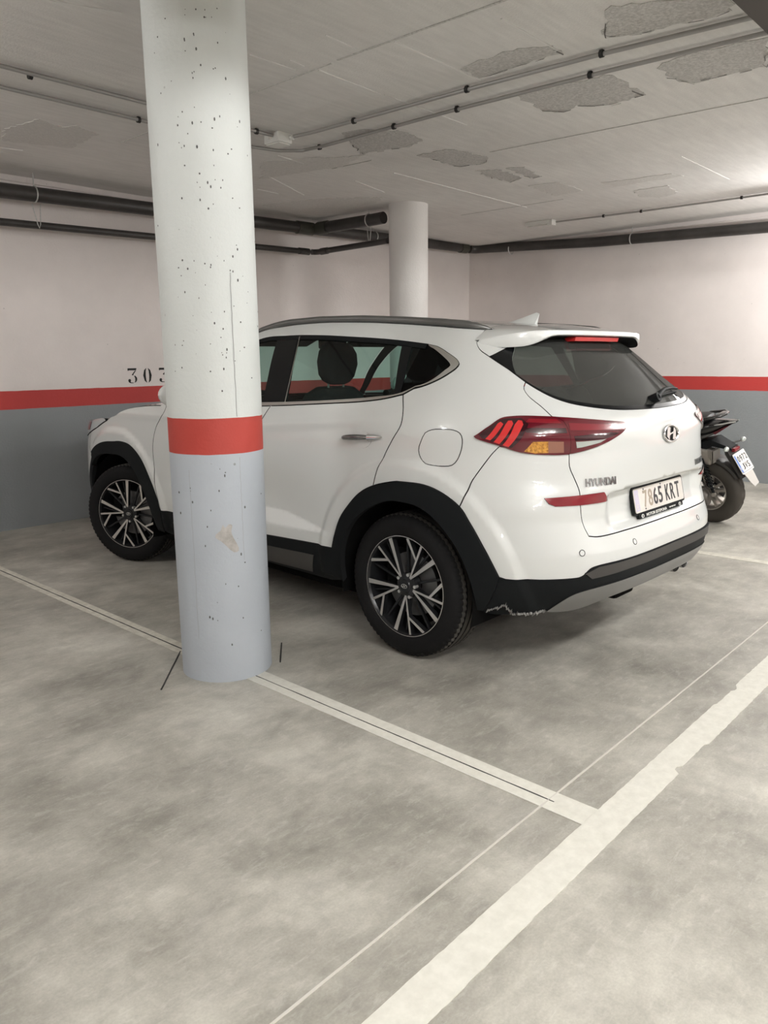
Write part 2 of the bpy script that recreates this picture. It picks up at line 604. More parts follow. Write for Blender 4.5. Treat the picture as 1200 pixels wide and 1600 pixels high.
for poly, pale in PATCHES:
    if pale:
        continue
    q = ragged(poly, .05, .014)
    k0 = int(len(q) * .45)
    seq = [(q[(k0 + i) % len(q)]) for i in range(int(len(q) * .5))]
    for a, c in zip(seq[:-1], seq[1:]):
        if random.random() < .3:
            continue
        dirv = (c - a).normalized()
        nn = Vector((-dirv.y, dirv.x)) * random.uniform(.004, .009)
        b.add([(a.x, a.y, ROOM_H - .004), (c.x, c.y, ROOM_H - .004), (c.x + nn.x, c.y + nn.y, ROOM_H - .008), (a.x + nn.x, a.y + nn.y, ROOM_H - .008)],
              [(0, 1, 2, 3)], 0)
b.build('peeling_edge', M_CRACK, ceiling)


def strip(b, x0, y0, x1, y1, w, z0, z1, jit=0.0, m=0, step=.06, chips=()):
    a, c = Vector((x0, y0)), Vector((x1, y1))
    t = (c - a).normalized()
    nn = Vector((-t.y, t.x))
    k = max(1, int((c - a).length / step)) if jit else 1
    L_, R_ = [], []
    for i in range(k + 1):
        q = a + (c - a) * (i / k)
        cl = sum(d for c0, c1, d, sd in chips if sd > 0 and c0 <= q.x <= c1)
        cr_ = sum(d for c0, c1, d, sd in chips if sd < 0 and c0 <= q.x <= c1)
        L_.append(q + nn * (w / 2 - cl + random.uniform(-jit, jit)))
        R_.append(q - nn * (w / 2 - cr_ + random.uniform(-jit, jit)))
    V = [(v.x, v.y, z) for z in (z0, z1) for pair in zip(L_, R_) for v in pair]
    n = 2 * (k + 1)
    F = []
    for i in range(k):
        i0 = 2 * i
        F += [(i0, i0 + 1, i0 + 3, i0 + 2), (n + i0, n + i0 + 2, n + i0 + 3, n + i0 + 1),
              (i0, i0 + 2, n + i0 + 2, n + i0), (i0 + 1, n + i0 + 1, n + i0 + 3, i0 + 3)]
    F += [(0, n, n + 1, 1), (2 * k, 2 * k + 1, n + 2 * k + 1, n + 2 * k)]
    b.add(V, F, m)


b = MB()
for (x0, y0, x1, y1, w) in [(-.89, 1.01, -.6, 1.0, .008), (-.79, .57, -.55, .58, .008), (-.51, .92, .02, .94, .012), (-.71, .92, -.6, .93, .008),
                            (-.51, .39, .2, .4, .012), (-.37, -.12, .12, -.12, .012), (1.45, 2.15, 3.49, 2.18, .016), (.01, .93, .81, .94, .01),
                            (.44, 2.39, .73, 2.43, .01), (1.04, 3.4, 1.3, 3.42, .01), (2.6, .26, 3.66, .27, .008), (1.43, 2.57, 1.94, 2.7, .008),
                            (.8, 2.95, 1.5, 3.3, .01), (-1.07, 3.6, -.92, 3.57, .012), (-1.83, 1.14, -1.56, 1.03, .012), (-2.3, 3.75, -1.0, 3.72, .01)]:
    strip(b, x0, y0, x1, y1, w * .7, ROOM_H, ROOM_H - .004, .0018)
b.build('formwork_ridge', M_RIDGE, ceiling)
b = MB()
for (x0, y0, x1, y1, w) in [(-.54, .75, -.49, -.9, .012), (1.47, 1.22, 1.65, -1.1, .007), (1.0, 2.4, 1.03, 2.0, .006), (3.36, 2.9, 3.39, 1.71, .006), (-.54, 2.9, -.53, .8, .007)]:
    strip(b, x0, y0, x1, y1, w, ROOM_H, ROOM_H - .003, .002)
b.build('formwork_crack', M_PATCH, ceiling)


# columns
def column(name, x, y, r, m, label):
    bm_ = MB()
    prof = [(r, 0.0)]
    k = 60
    seg = 72
    V, F = [], []
    for i in range(k + 1):
        z = ROOM_H * i / k
        for j in range(seg):
            an = 2 * PI * j / seg
            rr = r * (1 + .004 * math.sin(3 * an + z * 2.1) + .002 * math.sin(7 * an - z * 5))
            V.append((rr * math.cos(an), rr * math.sin(an), z))
    for i in range(k):
        for j in range(seg):
            j2 = (j + 1) % seg
            F.append((i * seg + j, i * seg + j2, (i + 1) * seg + j2, (i + 1) * seg + j))
    bm_.add(V, F, 0, True)
    # form seams running up the shaft
    o_ = bm_.build(name, m)
    o_.location = (x, y, 0)
    tag(o_, label, 'column', None, 'structure')
    return o_


COLX, COLY, COLR = -1.515, .568, .204
col_a = column('column', COLX, COLY, COLR, M_COLUMN, 'thick round white column with red band and pale blue base before the car')
col_b = column('column', 2.55, 2.94, .193, M_COLUMN_FAR, 'distant round white column rising behind the car roof')
# scuff, form seams and pock marks of the near column
b = MB()


def on_col(an, z, dr):
    return (COLX + (COLR + dr) * math.cos(an), COLY + (COLR + dr) * math.sin(an), z)


def col_patch(b, an0, z0, pts, dr=.0016, m=0):
    V = [on_col(an0 + a / COLR, z0 + h, dr) for a, h in pts]
    V += [on_col(an0 + a / COLR, z0 + h, -.002) for a, h in pts]
    n = len(pts)
    b.add(V, [tuple(range(n))] + [(i, n + i, n + (i + 1) % n, (i + 1) % n) for i in range(n)], m)


AF = math.atan2(CAM_POS[1] - COLY, CAM_POS[0] - COLX)     # azimuth facing the camera
b = MB()
for k in range(170):
    an = AF + random.gauss(.10, .5)
    z = random.choice([random.uniform(1.25, 2.85)] * 5 + [random.uniform(.15, 1.0)])
    s_ = random.uniform(.0012, .0038)
    e = random.uniform(.8, 2.2)
    col_patch(b, an, z, [(s_ * math.cos(t), s_ * e * math.sin(t)) for t in np.linspace(0, 2 * PI, 7)[:-1]], .0008)
o = b.build('pock_marks', mat('pock_dark', (.12, .12, .12), 0.9), col_a)
o.location = (-COLX, -COLY, 0)
b = MB()
for an, z0, z1, w in ((AF + .45, 1.17, 1.75, .0025), (AF + .47, .55, 1.0, .0012), (AF - .62, .2, .95, .001)):
    zz = np.linspace(z0, z1, 26)
    wob = [random.uniform(-.0015, .0015) for _ in zz]
    for i in range(25):
        V = [on_col(an + (wob[i] - w / 2) / COLR, zz[i], .0006), on_col(an + (wob[i] + w / 2) / COLR, zz[i], .0006),
             on_col(an + (wob[i + 1] + w / 2) / COLR, zz[i + 1], .0006), on_col(an + (wob[i + 1] - w / 2) / COLR, zz[i + 1], .0006)]
        b.add(V, [(0, 1, 2, 3)])
o = b.build('form_seam', mat('seam_grey', (.30, .30, .30), 0.9), col_a)  # form seams drawn as thin grey lines
o.location = (-COLX, -COLY, 0)

# floor markings
b = MB()
strip(b, X0, -1.337, WALL_X, -1.337, .105, 0, .0022, .0012, 0, .02, [(-1.06, -.80, .010, -1), (-1.06, -1.02, .012, -1), (-.45, -.22, .007, 1), (-.26, -.21, .010, 1)])
o = b.build('floor_marking', M_LINE)
o['kind'] = 'structure'
b = MB()
strip(b, -1.506, -1.285, -1.506, COLY - COLR + .02, .104, 0, .0022, .0012)
o = b.build('floor_marking', M_LINE)
o['kind'] = 'structure'
b = MB()
strip(b, -1.545, COLY + COLR - .03, -1.55, WALL_Y, .085, 0, .0020, .0015)
o = b.build('floor_marking', M_LINE_OLD)
o['kind'] = 'structure'
b = MB()
strip(b, 2.02, -1.28, 2.02, WALL_Y, .085, 0, .0020, .0015)
o = b.build('floor_marking', M_LINE_OLD)
o['kind'] = 'structure'
b = MB()
strip(b, X0, -1.147, WALL_X, -1.132, .0055, 0, .0030, .0008)
o = b.build('floor_joint_trim', M_JOINT)
o['kind'] = 'structure'
b = MB()
strip(b, -1.508, -1.16, -1.512, COLY - COLR, .0042, .001, .0030, .0008)
strip(b, -1.548, COLY + COLR, -1.552, WALL_Y, .006, .001, .0030, .0008)
strip(b, -1.877, .556, -1.57, .882, .006, 0, .0028, .0006)
strip(b, -1.335, .404, -1.168, .593, .006, 0, .0034, .0006)
o = b.build('saw_cut_trim', M_GROOVE)
o['kind'] = 'structure'

# stencilled bay number on the wall the car faces
DIG3 = [[(-.42, .40), (-.40, .50), (.46, .50), (.40, .36), (-.34, .36), (-.37, .30)],
        [(.40, .34), (.30, .34), (-.04, .06), (.02, .02), (.14, .04), (.12, .09)],
        [(.16, -.02), (.30, .0), (.45, -.14), (.45, -.30), (.34, -.42), (.18, -.47), (.26, -.36), (.28, -.20), (.24, -.09)],
        [(.08, -.50), (.08, -.455), (-.14, -.44), (-.20, -.40), (-.14, -.30), (-.22, -.22), (-.34, -.22), (-.42, -.30), (-.38, -.42), (-.22, -.49)]]
DIG0 = [[(-.08, .50), (-.30, .36), (-.42, .0), (-.30, -.36), (-.08, -.50), (-.10, -.44), (-.16, -.3), (-.18, 0), (-.16, .3), (-.10, .44)]]
DIG0.append([(-a, b_) for a, b_ in reversed(DIG0[0])])
b = MB()
for ch, x in (('3', .273), ('0', .432), ('3', .602)):
    for poly in (DIG3 if ch == '3' else DIG0):
        b.prism([(x + a * .105, 1.268 + c * .138) for a, c in poly], (0, WALL_Y, 0), (1, 0, 0), (0, 0, 1), (0, -1, 0), .002)
b.build('stencilled_number', M_INK, wall_front)


# pipes below the ceiling
def arc(c, r, a0, a1, n, ax):
    """points on an arc in plane ax=(e1,e2)"""
    e1, e2 = Vector(ax[0]), Vector(ax[1])
    return [Vector(c) + e1 * r * math.cos(a0 + (a1 - a0) * i / n) + e2 * r * math.sin(a0 + (a1 - a0) * i / n) for i in range(n + 1)]


def hanger(parent, p, r, drop=0.0, along=(1, 0, 0)):
    b = MB()
    x, y, z = p
    b.tube([(x, y, z + r), (x, y, ROOM_H - parent.location[2])], .005, 0, 8)
    al = Vector(along)
    ring = [Vector(p) + Vector((0, 0, 1)) * (r + .003) * math.cos(t) + Vector((-al.y, al.x, 0)) * (r + .003) * math.sin(t) for t in np.linspace(0, 2 * PI, 21)]
    b.tube(ring, .006, 0, 6)
    if drop:
        for s_ in (-1, 1):
            a = Vector(p) + al * .03 * s_
            b.tube([a + Vector((0, 0, -r)), Vector(p) + al * .01 * s_ + Vector((0, 0, -drop))], .004, 0, 6)
    return b.build('hanger', M_STEEL, parent)


def ring_fit(parent, p, q, r, m, name='coupling'):
    b = MB()
    b.tube([p, q], r, 0, 24)
    return b.build(name, m, parent)


PA = .058
pz = lambda x: 2.716 + (x + .85) * .021
main = empty('drain_pipe', (0, 4.2, 2.73))
b = MB()
b.tube([(-7.98, 0, pz(-.95) - 2.73), (-.95, 0, pz(-.95) - 2.73), (5.22, 0, pz(5.22) - 2.73)], PA, 0, 24)
b.build('pipe_run', M_PVC, main)
for x in (-.58, 1.25, 3.4):
    hanger(main, (x, 0, pz(x) - 2.73), PA, 0, (1, 0, 0))
ring_fit(main, (2.2, 0, pz(2.2) - 2.73), (2.42, 0, pz(2.42) - 2.73), PA + .008, M_PVC_OLIVE)
ring_fit(main, (5.06, 0, pz(5.06) - 2.73), (5.2, 0, pz(5.2) - 2.73), PA + .008, M_PVC_OLIVE)
tag(main, 'thick dark drain pipe under the ceiling along the wall with the stencilled number', 'pipe')
ch = empty('hanger_chain', (-.58, 4.2, pz(-.58)))
b = MB()
for s_ in (-1, 1):
    q0, q1 = Vector((.035 * s_, -.012, -PA - .012)), Vector((.012 * s_, -.034, -.225))
    for k in range(12):
        a_, c_ = q0.lerp(q1, k / 12), q0.lerp(q1, (k + 1.25) / 12)
        b.tube([a_, c_], .0042 if k % 2 else .0028, 0, 6)
b.tube([(-.014, -.034, -.225), (0, -.036, -.262), (.014, -.034, -.225)], .004, 0, 6)
b.build('chain', M_STEEL, ch)
tag(ch, 'small chain loop hanging from the thick pipe down to the thin one', 'chain')
side = empty('drain_pipe', (5.40, 0, 2.73))
b = MB()
b.tube([tuple(Vector(q) - Vector((5.40, 0, 2.73))) for q in arc((5.25, 4.05, pz(5.25)), .15, PI / 2 - .15, 0, 6, ((1, 0, 0), (0, 1, 0)))] +
       [(0, 2.4, .027), (0, .4, -.027), (0, -8.9, -.21)], PA, 0, 24)
b.build('pipe_run', M_PVC, side)
for y in (3.62, 1.95, .1):
    hanger(side, (0, y, 2.80 - (4.0 - y) * .0265 - 2.73), PA, 0, (0, 1, 0))
ring_fit(side, (0, -.32, -.04), (0, -.2, -.038), PA + .008, M_PVC)
tag(side, 'thick dark drain pipe under the ceiling along the wall behind the scooter', 'pipe')
br = empty('branch_pipe', (2.45, 4.2, 2.79))
b = MB()
b.tube([(0, -.07, -.004), (0, -.9, -.012), (0, -1.02, -.01)], PA, 0, 24)
b.build('pipe_run', M_PVC, br)
ring_fit(br, (0, -.07, -.004), (0, -.22, -.006), PA + .008, M_PVC_OLIVE)
hanger(br, (0, -.82, -.011), PA, .20, (0, 1, 0))
tag(br, 'short dark branch pipe from the wall drain towards the distant column', 'pipe')
PB = .029
zb = lambda x: 2.48 + (x + .87) * .0195
low = empty('waste_pipe', (0, 4.2, 2.5))
b = MB()
b.tube([(-7.98, 0, zb(-1.8) - 2.5), (-1.8, 0, zb(-1.8) - 2.5), (2.36, 0, zb(2.36) - 2.5)], PB, 0, 18)
b.build('pipe_run', M_PVC, low)
ring_fit(low, (2.22, 0, zb(2.27) - 2.5), (2.36, 0, zb(2.36) - 2.5), PB + .006, M_PVC)
tag(low, 'thin dark waste pipe below the thick drain pipe on the wall with the number', 'pipe')
low2 = empty('waste_pipe', (2.44, 4.12, 2.54))
b = MB()
b.tube([tuple(Vector(q) - Vector((2.44, 4.12, 2.54))) for q in arc((2.375, 4.12, zb(2.36)), .065, PI / 2 - .2, 0, 5, ((1, 0, 0), (0, 1, 0)))] + [(0, -.8, .010), (0, -1.0, .014)], PB, 0, 18)
b.build('pipe_run', M_PVC, low2)
ring_fit(low2, (0, -.03, .003), (0, -.13, .004), PB + .006, M_PVC)
tag(low2, 'thin dark waste pipe from the wall bend towards the distant column', 'pipe')

# electrical conduits on the ceiling
def conduit(name, pts, clips, label, r=.011, parent=None):
    o_ = empty(name, pts[0])
    b_ = MB()
    b_.tube([Vector(q) - Vector(pts[0]) for q in pts], r, 0, 10)
    b_.build('tube', M_CONDUIT, o_)
    for c, d in clips:
        b_ = MB()
        q = Vector(c) - Vector(pts[0])
        dv = Vector(d)
        b_.tube([q - dv * .010, q + dv * .010], r + .006, 0, 10)
        b_.box(q + Vector((0, 0, r)), (.02, .02, r * 1.2))
        b_.build('clip', M_BLACKCLIP, o_)
    tag(o_, label, 'conduit')
    return o_


ZC = ROOM_H - .022
X_, Y_ = (1, 0, 0), (0, 1, 0)
conduit('conduit_tube', [(-7.9, 2.02, ZC), (.03, 1.955, ZC)], [((-1.54, 2.005, ZC), X_), ((-.10, 1.96, ZC), X_), ((-3.2, 2.01, ZC), X_)],
        'grey conduit on the left ceiling that ends at the junction box')
conduit('conduit_tube', [(-7.9, 2.31, ZC), (.12, 2.27, ZC), (.30, 2.22, ZC), (.42, 2.10, ZC), (.445, 1.9, ZC), (.45, .8, ZC), (.50, -.2, ZC), (.585, -1.18, ZC)],
        [((-.76, 2.28, ZC), X_), ((-2.6, 2.3, ZC), X_), ((.448, 1.95, ZC), Y_), ((.448, 1.25, ZC), Y_), ((.455, .75, ZC), Y_), ((.49, -.10, ZC), Y_)],
        'grey conduit that bends round outside the junction box')
conduit('conduit_tube', [(.14, 1.90, ZC), (.17, 1.7, ZC), (.215, .5, ZC), (.265, -.28, ZC), (.37, -1.18, ZC)],
        [((.185, 1.35, ZC), Y_), ((.215, .5, ZC), Y_), ((.265, -.28, ZC), Y_)],
        'grey conduit from the junction box towards the beam')
conduit('conduit_tube', [(4.34, 2.36, ZC), (4.42, 1.4, ZC), (4.44, .4, ZC), (4.44, -1.18, ZC)],
        [((4.42, 1.4, ZC), Y_), ((4.44, .42, ZC), Y_), ((4.39, 1.8, ZC), Y_)],
        'thin grey conduit on the far ceiling leading to the small lamp', .009)
jb = empty('junction_box', (.09, 1.97, ROOM_H))
b = MB()
b.box((0, 0, -.032), (.12, .15, .064), 0, None, .008)
b.build('body', M_WHITEPLASTIC, jb)
b = MB()
b.box((0, 0, -.068), (.10, .13, .008), 0, None, .003)
b.build('lid', M_WHITEPLASTIC, jb)
for q in (((-.06, -.0, -.03), (-.09, -.0, -.03)), ((.045, -.075, -.03), (.045, -.10, -.03)), ((.0, .075, -.03), (.0, .10, -.03))):
    b = MB()
    b.tube(q, .016, 0, 12)
    b.build('gland', M_WHITEPLASTIC, jb)
tag(jb, 'small white junction box where ceiling conduits meet', 'junction box')
el = empty('emergency_light', (4.30, 2.50, ROOM_H))
b = MB()
b.box((0, .03, -.02), (.10, .30, .04), 0, None, .006)
b.build('housing', M_WHITEPLASTIC, el)
b = MB()
b.box((0, .04, -.046), (.06, .24, .014), 0, None, .004)
b.build('diffuser', mat('pale_diffuser', (.72, .71, .68), 0.4), el)
b = MB()
b.box((0, -.13, -.03), (.09, .06, .06), 0, None, .005)
b.build('end_box', M_WHITEPLASTIC, el)
tag(el, 'small unlit white lamp on the far ceiling by the right wall', 'lamp')

# working luminaires (outside the picture, modelled as ceiling fittings; next-bay one turned up to brighten the car side)
LAMP_WHERE = ['in the aisle beside the column bay', 'in the aisle near the car rear', 'over the scooter bay', 'over the next empty bay, turned up as fill', 'added as fill in the aisle far corner', 'behind the aisle']
for (x, y, rz, w, hang), where in zip(LAMPS, LAMP_WHERE):
    f = empty('ceiling_light', (x, y, ROOM_H - hang + .06), rz)
    b = MB()
    for s_ in (-.5, .5):
        b.tube([(s_, 0, -.03), (s_, 0, hang - .06)], .006, 0, 6)
    b.box((0, 0, -.03), (1.5, .12, .06), 0, None, .01)
    b.build('housing', M_WHITEPLASTIC, f)
    for s_ in (-.03, .03):
        b = MB()
        b.tube([(-.72, s_, -.085), (.72, s_, -.085)], .014, 0, 10)
        b.build('tube', M_TUBE, f)
    tag(f, 'white twin tube ceiling lamp ' + where, 'ceiling lamp', None)
    for k in (-.5, 0, .5):
        ld = D.lights.new('lamp_light', 'POINT')
        ld.shadow_soft_size = .07
        ld.energy = w / 3
        ld.color = (1.0, .985, .965)
        lo = D.objects.new('lamp_light', ld)
        lo.location = (k, 0, -.17)
        link(lo, f)


# ================================================================== the car
# Body skin: a half-width / tail-profile surface in the car's own frame (x right, y forward, origin under the rear axle).
def pch(xs, ys):
    xs, ys = np.array(xs, float), np.array(ys, float)
    h = np.diff(xs)
    d = np.diff(ys) / h
    m = np.zeros_like(ys)
    m[0], m[-1] = d[0], d[-1]
    for i in range(1, len(xs) - 1):
        if d[i - 1] * d[i] > 0:
            w1, w2 = 2 * h[i] + h[i - 1], h[i] + 2 * h[i - 1]
            m[i] = (w1 + w2) / (w1 / d[i - 1] + w2 / d[i])

    def f(x):
        x = np.clip(np.asarray(x, float), xs[0], xs[-1])
        i = np.clip(np.searchsorted(xs, x) - 1, 0, len(xs) - 2)
        t = (x - xs[i]) / h[i]
        t2, t3 = t * t, t * t * t
        return ys[i] * (2 * t3 - 3 * t2 + 1) + h[i] * m[i] * (t3 - 2 * t2 + t) + ys[i + 1] * (-2 * t3 + 3 * t2) + h[i] * m[i + 1] * (t3 - t2)
    return f


W_ = pch([.20, .30, .40, .50, .60, .70, .80, .90, 1.0, 1.08, 1.17, 1.3, 1.4, 1.5, 1.55, 1.6],
         [.80, .875, .90, .912, .915, .915, .915, .912, .905, .893, .862, .785, .722, .650, .605, .55])
YC_ = pch([.2, .28, .34, .40, .46, .52, .58, .63, .68, .74, .80, .86, .95, 1.05, 1.12, 1.18, 1.3, 1.42, 1.5, 1.56, 1.62],
          [-.66, -.76, -.82, -.865, -.89, -.895, -.89, -.87, -.85, -.833, -.843, -.862, -.865, -.855, -.83, -.78, -.635, -.50, -.40, -.32, -.22])
NR_ = pch([.2, .5, .75, .9, 1.0, 1.1, 1.2, 1.5, 1.6], [3., 3.4, 3.7, 2.9, 2.8, 3.1, 3.1, 2.6, 2.4])
YF_ = pch([.2, .3, .45, .6, .75, .9, 1.0, 1.1], [3.40, 3.52, 3.59, 3.60, 3.58, 3.52, 3.43, 3.2])
T_ = pch([-1, 0, .5, 1.2, 2.0, 2.67, 3.6], [1, 1, 1.0, 1.0, .998, .992, .98])
LB = 1.6


def sstep(a, b_, x):
    t = np.clip((np.asarray(x, float) - a) / (b_ - a), 0, 1)
    return t * t * (3 - 2 * t)


def lstep(a, b_, x):
    return np.clip((np.asarray(x, float) - a) / (b_ - a), 0, 1)


def plan(u, z):
    u = np.asarray(u, float)
    z = np.asarray(z, float) + 0 * u
    w = W_(z) * T_(u)
    th = np.clip(-u / LB, 0, 1) * PI / 2
    n = NR_(z)
    c = np.maximum(np.cos(th), 1e-9) ** (2 / n)
    s_ = np.maximum(np.sin(th), 1e-12) ** (2 / n)
    s = np.where(u < 0, W_(z) * c, w)
    y = np.where(u < 0, YC_(z) * s_, u)
    ph = np.clip((u - 2.67) / LB, 0, 1) * PI / 2
    cf = np.maximum(np.cos(ph), 1e-9) ** (2 / 3.3)
    sf = np.maximum(np.sin(ph), 1e-12) ** (2 / 3.3)
    s = np.where(u > 2.67, W_(z) * T_(2.67) * cf, s)
    y = np.where(u > 2.67, 2.67 + (YF_(z) - 2.67) * sf, y)
    return s, y


def ledge(u):
    """heights of the ledge and the lip pressed into the lower doors"""
    u = np.asarray(u, float)
    return .60 - .055 * (1 - sstep(.45, .95, u)), .518 + .012 * (1 - sstep(.5, .9, u))


def disp(u, z, s, y):
    """pressed-in character of the panels, outward positive"""
    d = np.zeros_like(s)
    side = (u > -1.0) & (u < 2.9)
    # flared lips round both wheel arches
    for yc in (-.03, 2.66):
        r = np.hypot(y - yc, z - .345)
        d += np.where(side & (z > .3), .016 * (1 - sstep(.575, .625, r)), 0)
    # scooped lower doors
    a = sstep(.36, .95, u) * (1 - sstep(1.75, 2.1, u))
    zl, zp = ledge(u)
    pull = -.036 * (1 - sstep(zl + .02, .92, z))
    back = 1 - lstep(zp, zl, z)
    d += np.where(side, a * pull * (1 - back), 0)
    # shoulder line
    zs = 1.058 + .082 * np.clip((1.02 - u) / 1.0, 0, 1)
    d += np.where(side, .007 * np.exp(-((z - zs) / .028) ** 2) * sstep(-.1, .3, u), 0)
    # recess for the number plate below the tailgate crease
    ztop = .852 - .02 * np.clip((s - .2) / .3, 0, 1)
    rec = lstep(ztop, ztop - .014, z) * sstep(.655, .70, z) * (1 - sstep(.43, .52, s)) * (u < -.9)
    d -= .026 * rec + .022 * rec * lstep(.72, .84, z)
    return d


def base_pt(u, z):
    s, y = plan(u, z)
    return s, y, disp(u, z, s, y)


def raw3(u, z):
    s, y = plan(u, z)
    return np.stack([-s, y, z + 0 * s], -1)


def nrm(u, z, full=True):
    e = 1.5e-3
    f = pt3 if full else (lambda a, b_, o=0: raw3(a, b_))
    ua, ub = np.clip(u - e, -1.5995, 4.269), np.clip(u + e, -1.5995, 4.269)
    du = f(ub, z) - f(ua, z)
    dz = f(u, z + e) - f(u, z - e)
    n = np.cross(dz, du)
    L = np.linalg.norm(n, axis=-1, keepdims=True)
    return n / np.maximum(L, 1e-12)


def pt3(u, z, off=0.0):
    u = np.asarray(u, float)
    z = np.asarray(z, float)
    s, y = plan(u, z)
    n = nrm(u, z, False)
    return raw3(u, z) + n * (disp(u, z, s, y) + off)[..., None]


def cr(pts, n=6, closed=False):
    """smooth curve through points"""
    P = [np.array(q, float) for q in pts]
    if len(P) < 3:
        return [tuple(P[0] + (P[1] - P[0]) * t) for t in np.linspace(0, 1, n + 1)]
    out = []
    N = len(P)
    rng = range(N) if closed else range(N - 1)
    for i in rng:
        p0, p1, p2, p3 = (P[(i - 1) % N] if (closed or i > 0) else 2 * P[0] - P[1]), P[i], P[(i + 1) % N], (P[(i + 2) % N] if (closed or i + 2 < N) else 2 * P[-1] - P[-2])
        d1 = max(np.linalg.norm(p2 - p1), 1e-9) ** .5
        d0 = max(np.linalg.norm(p1 - p0), 1e-9) ** .5
        d2 = max(np.linalg.norm(p3 - p2), 1e-9) ** .5
        m1 = (p2 - p1) + d1 * ((p1 - p0) / d0 - (p2 - p0) / (d0 + d1))
        m2 = (p2 - p1) + d1 * ((p3 - p2) / d2 - (p3 - p1) / (d1 + d2))
        k = max(2, int(np.ceil(np.linalg.norm(p2 - p1) / .022)))
        for t in np.linspace(0, 1, k + 1)[:-1]:
            out.append(tuple((2 * t ** 3 - 3 * t ** 2 + 1) * p1 + (t ** 3 - 2 * t ** 2 + t) * m1 + (-2 * t ** 3 + 3 * t ** 2) * p2 + (t ** 3 - t ** 2) * m2))
    if not closed:
        out.append(tuple(P[-1]))
    return out


def chain(*curves):
    out = []
    for c in curves:
        for q in c:
            if not out or np.hypot(q[0] - out[-1][0], q[1] - out[-1][1]) > 1e-5:
                out.append(tuple(q))
    if np.hypot(out[0][0] - out[-1][0], out[0][1] - out[-1][1]) < 1e-5:
        out.pop()
    return out


def rv(c):
    return list(reversed(c))


def densify(poly, step=.022):
    out = []
    n = len(poly)
    for i in range(n):
        a, c = np.array(poly[i]), np.array(poly[(i + 1) % n])
        k = max(1, int(np.ceil(np.linalg.norm(c - a) / step)))
        out += [tuple(a + (c - a) * j / k) for j in range(k)]
    return out


def inset(poly, g, lim=None):
    P = np.array(poly)
    area = 0.5 * np.sum(P[:, 0] * np.roll(P[:, 1], -1) - np.roll(P[:, 0], -1) * P[:, 1])
    if area < 0:
        P = P[::-1]
    if g == 0:
        return [tuple(q) for q in P]
    e = np.roll(P, -1, 0) - P
    L = np.maximum(np.linalg.norm(e, axis=1, keepdims=True), 1e-9)
    n = np.stack([-e[:, 1], e[:, 0]], 1) / L
    n0 = np.roll(n, 1, 0)
    b_ = n + n0
    d = np.maximum((b_ * n).sum(1, keepdims=True), .6)
    Q = P + b_ / d * g
    for uc in (-LB, LB + 2.67):
        Q[np.abs(P[:, 0] - uc) < 1e-4, 0] = uc
    return [tuple(q) for q in Q]


def in_poly(x, y, P):
    P = np.array(P)
    x0, y0 = P[:, 0], P[:, 1]
    x1, y1 = np.roll(x0, -1), np.roll(y0, -1)
    c = np.zeros(len(x), bool)
    for a, b_, c_, d in zip(x0, y0, x1, y1):
        m = (b_ > y) != (d > y)
        with np.errstate(divide='ignore', invalid='ignore'):
            c ^= m & (x < (c_ - a) * (y - b_) / (d - b_ + 1e-15) + a)
    return c


def dist_poly(x, y, P):
    P = np.array(P)
    best = np.full(len(x), 9.)
    for a, b_ in zip(P, np.roll(P, -1, 0)):
        e = b_ - a
        t = np.clip(((x - a[0]) * e[0] + (y - a[1]) * e[1]) / max(e @ e, 1e-12), 0, 1)
        best = np.minimum(best, np.hypot(x - a[0] - t * e[0], y - a[1] - t * e[1]))
    return best


def skin(poly, h=.022, creases=()):
    """triangulate a (u,z) outline with inner points"""
    P = densify(poly, h)
    A = np.array(P)
    xs = np.arange(A[:, 0].min(), A[:, 0].max(), h)
    zs = np.arange(A[:, 1].min(), A[:, 1].max(), h * .87)
    gx, gz = np.meshgrid(xs, zs)
    gx = gx + (np.arange(len(zs)) % 2)[:, None] * h / 2
    gx, gz = gx.ravel(), gz.ravel()
    k = in_poly(gx, gz, P)
    gx, gz = gx[k], gz[k]
    k = dist_poly(gx, gz, P) > h * .5
    gx, gz = gx[k], gz[k]
    verts = [Vector((a, b_)) for a, b_ in P]
    edges = [(i, (i + 1) % len(P)) for i in range(len(P))]
    for cc in creases:
        q = np.array(densify(cc, h)[: None])
        q = np.array([c for c in cr(cc)])
        ok = in_poly(q[:, 0], q[:, 1], P) & (dist_poly(q[:, 0], q[:, 1], P) > h * .3)
        q = q[ok]
        if len(q) < 2:
            continue
        dd = np.min(np.hypot(gx[:, None] - q[:, 0], gz[:, None] - q[:, 1]), 1)
        gx, gz = gx[dd > h * .45], gz[dd > h * .45]
        o_ = len(verts)
        verts += [Vector(a) for a in q]
        edges += [(o_ + i, o_ + i + 1) for i in range(len(q) - 1) if np.hypot(*(q[i + 1] - q[i])) < .06]
    verts += [Vector((a, b_)) for a, b_ in zip(gx, gz)]
    co, _e, fc, *_ = delaunay_2d_cdt(verts, edges, [list(range(len(P)))], 1, 1e-6)
    co = np.array([v[:] for v in co])
    F = [tuple(f) for f in fc]
    out = []
    for f in F:
        a, b_, c = co[list(f[:3])]
        ar = (b_[0] - a[0]) * (c[1] - a[1]) - (b_[1] - a[1]) * (c[0] - a[0])
        if abs(ar) < 1e-10:
            continue
        out.append(f if ar > 0 else tuple(reversed(f)))
    return co, out


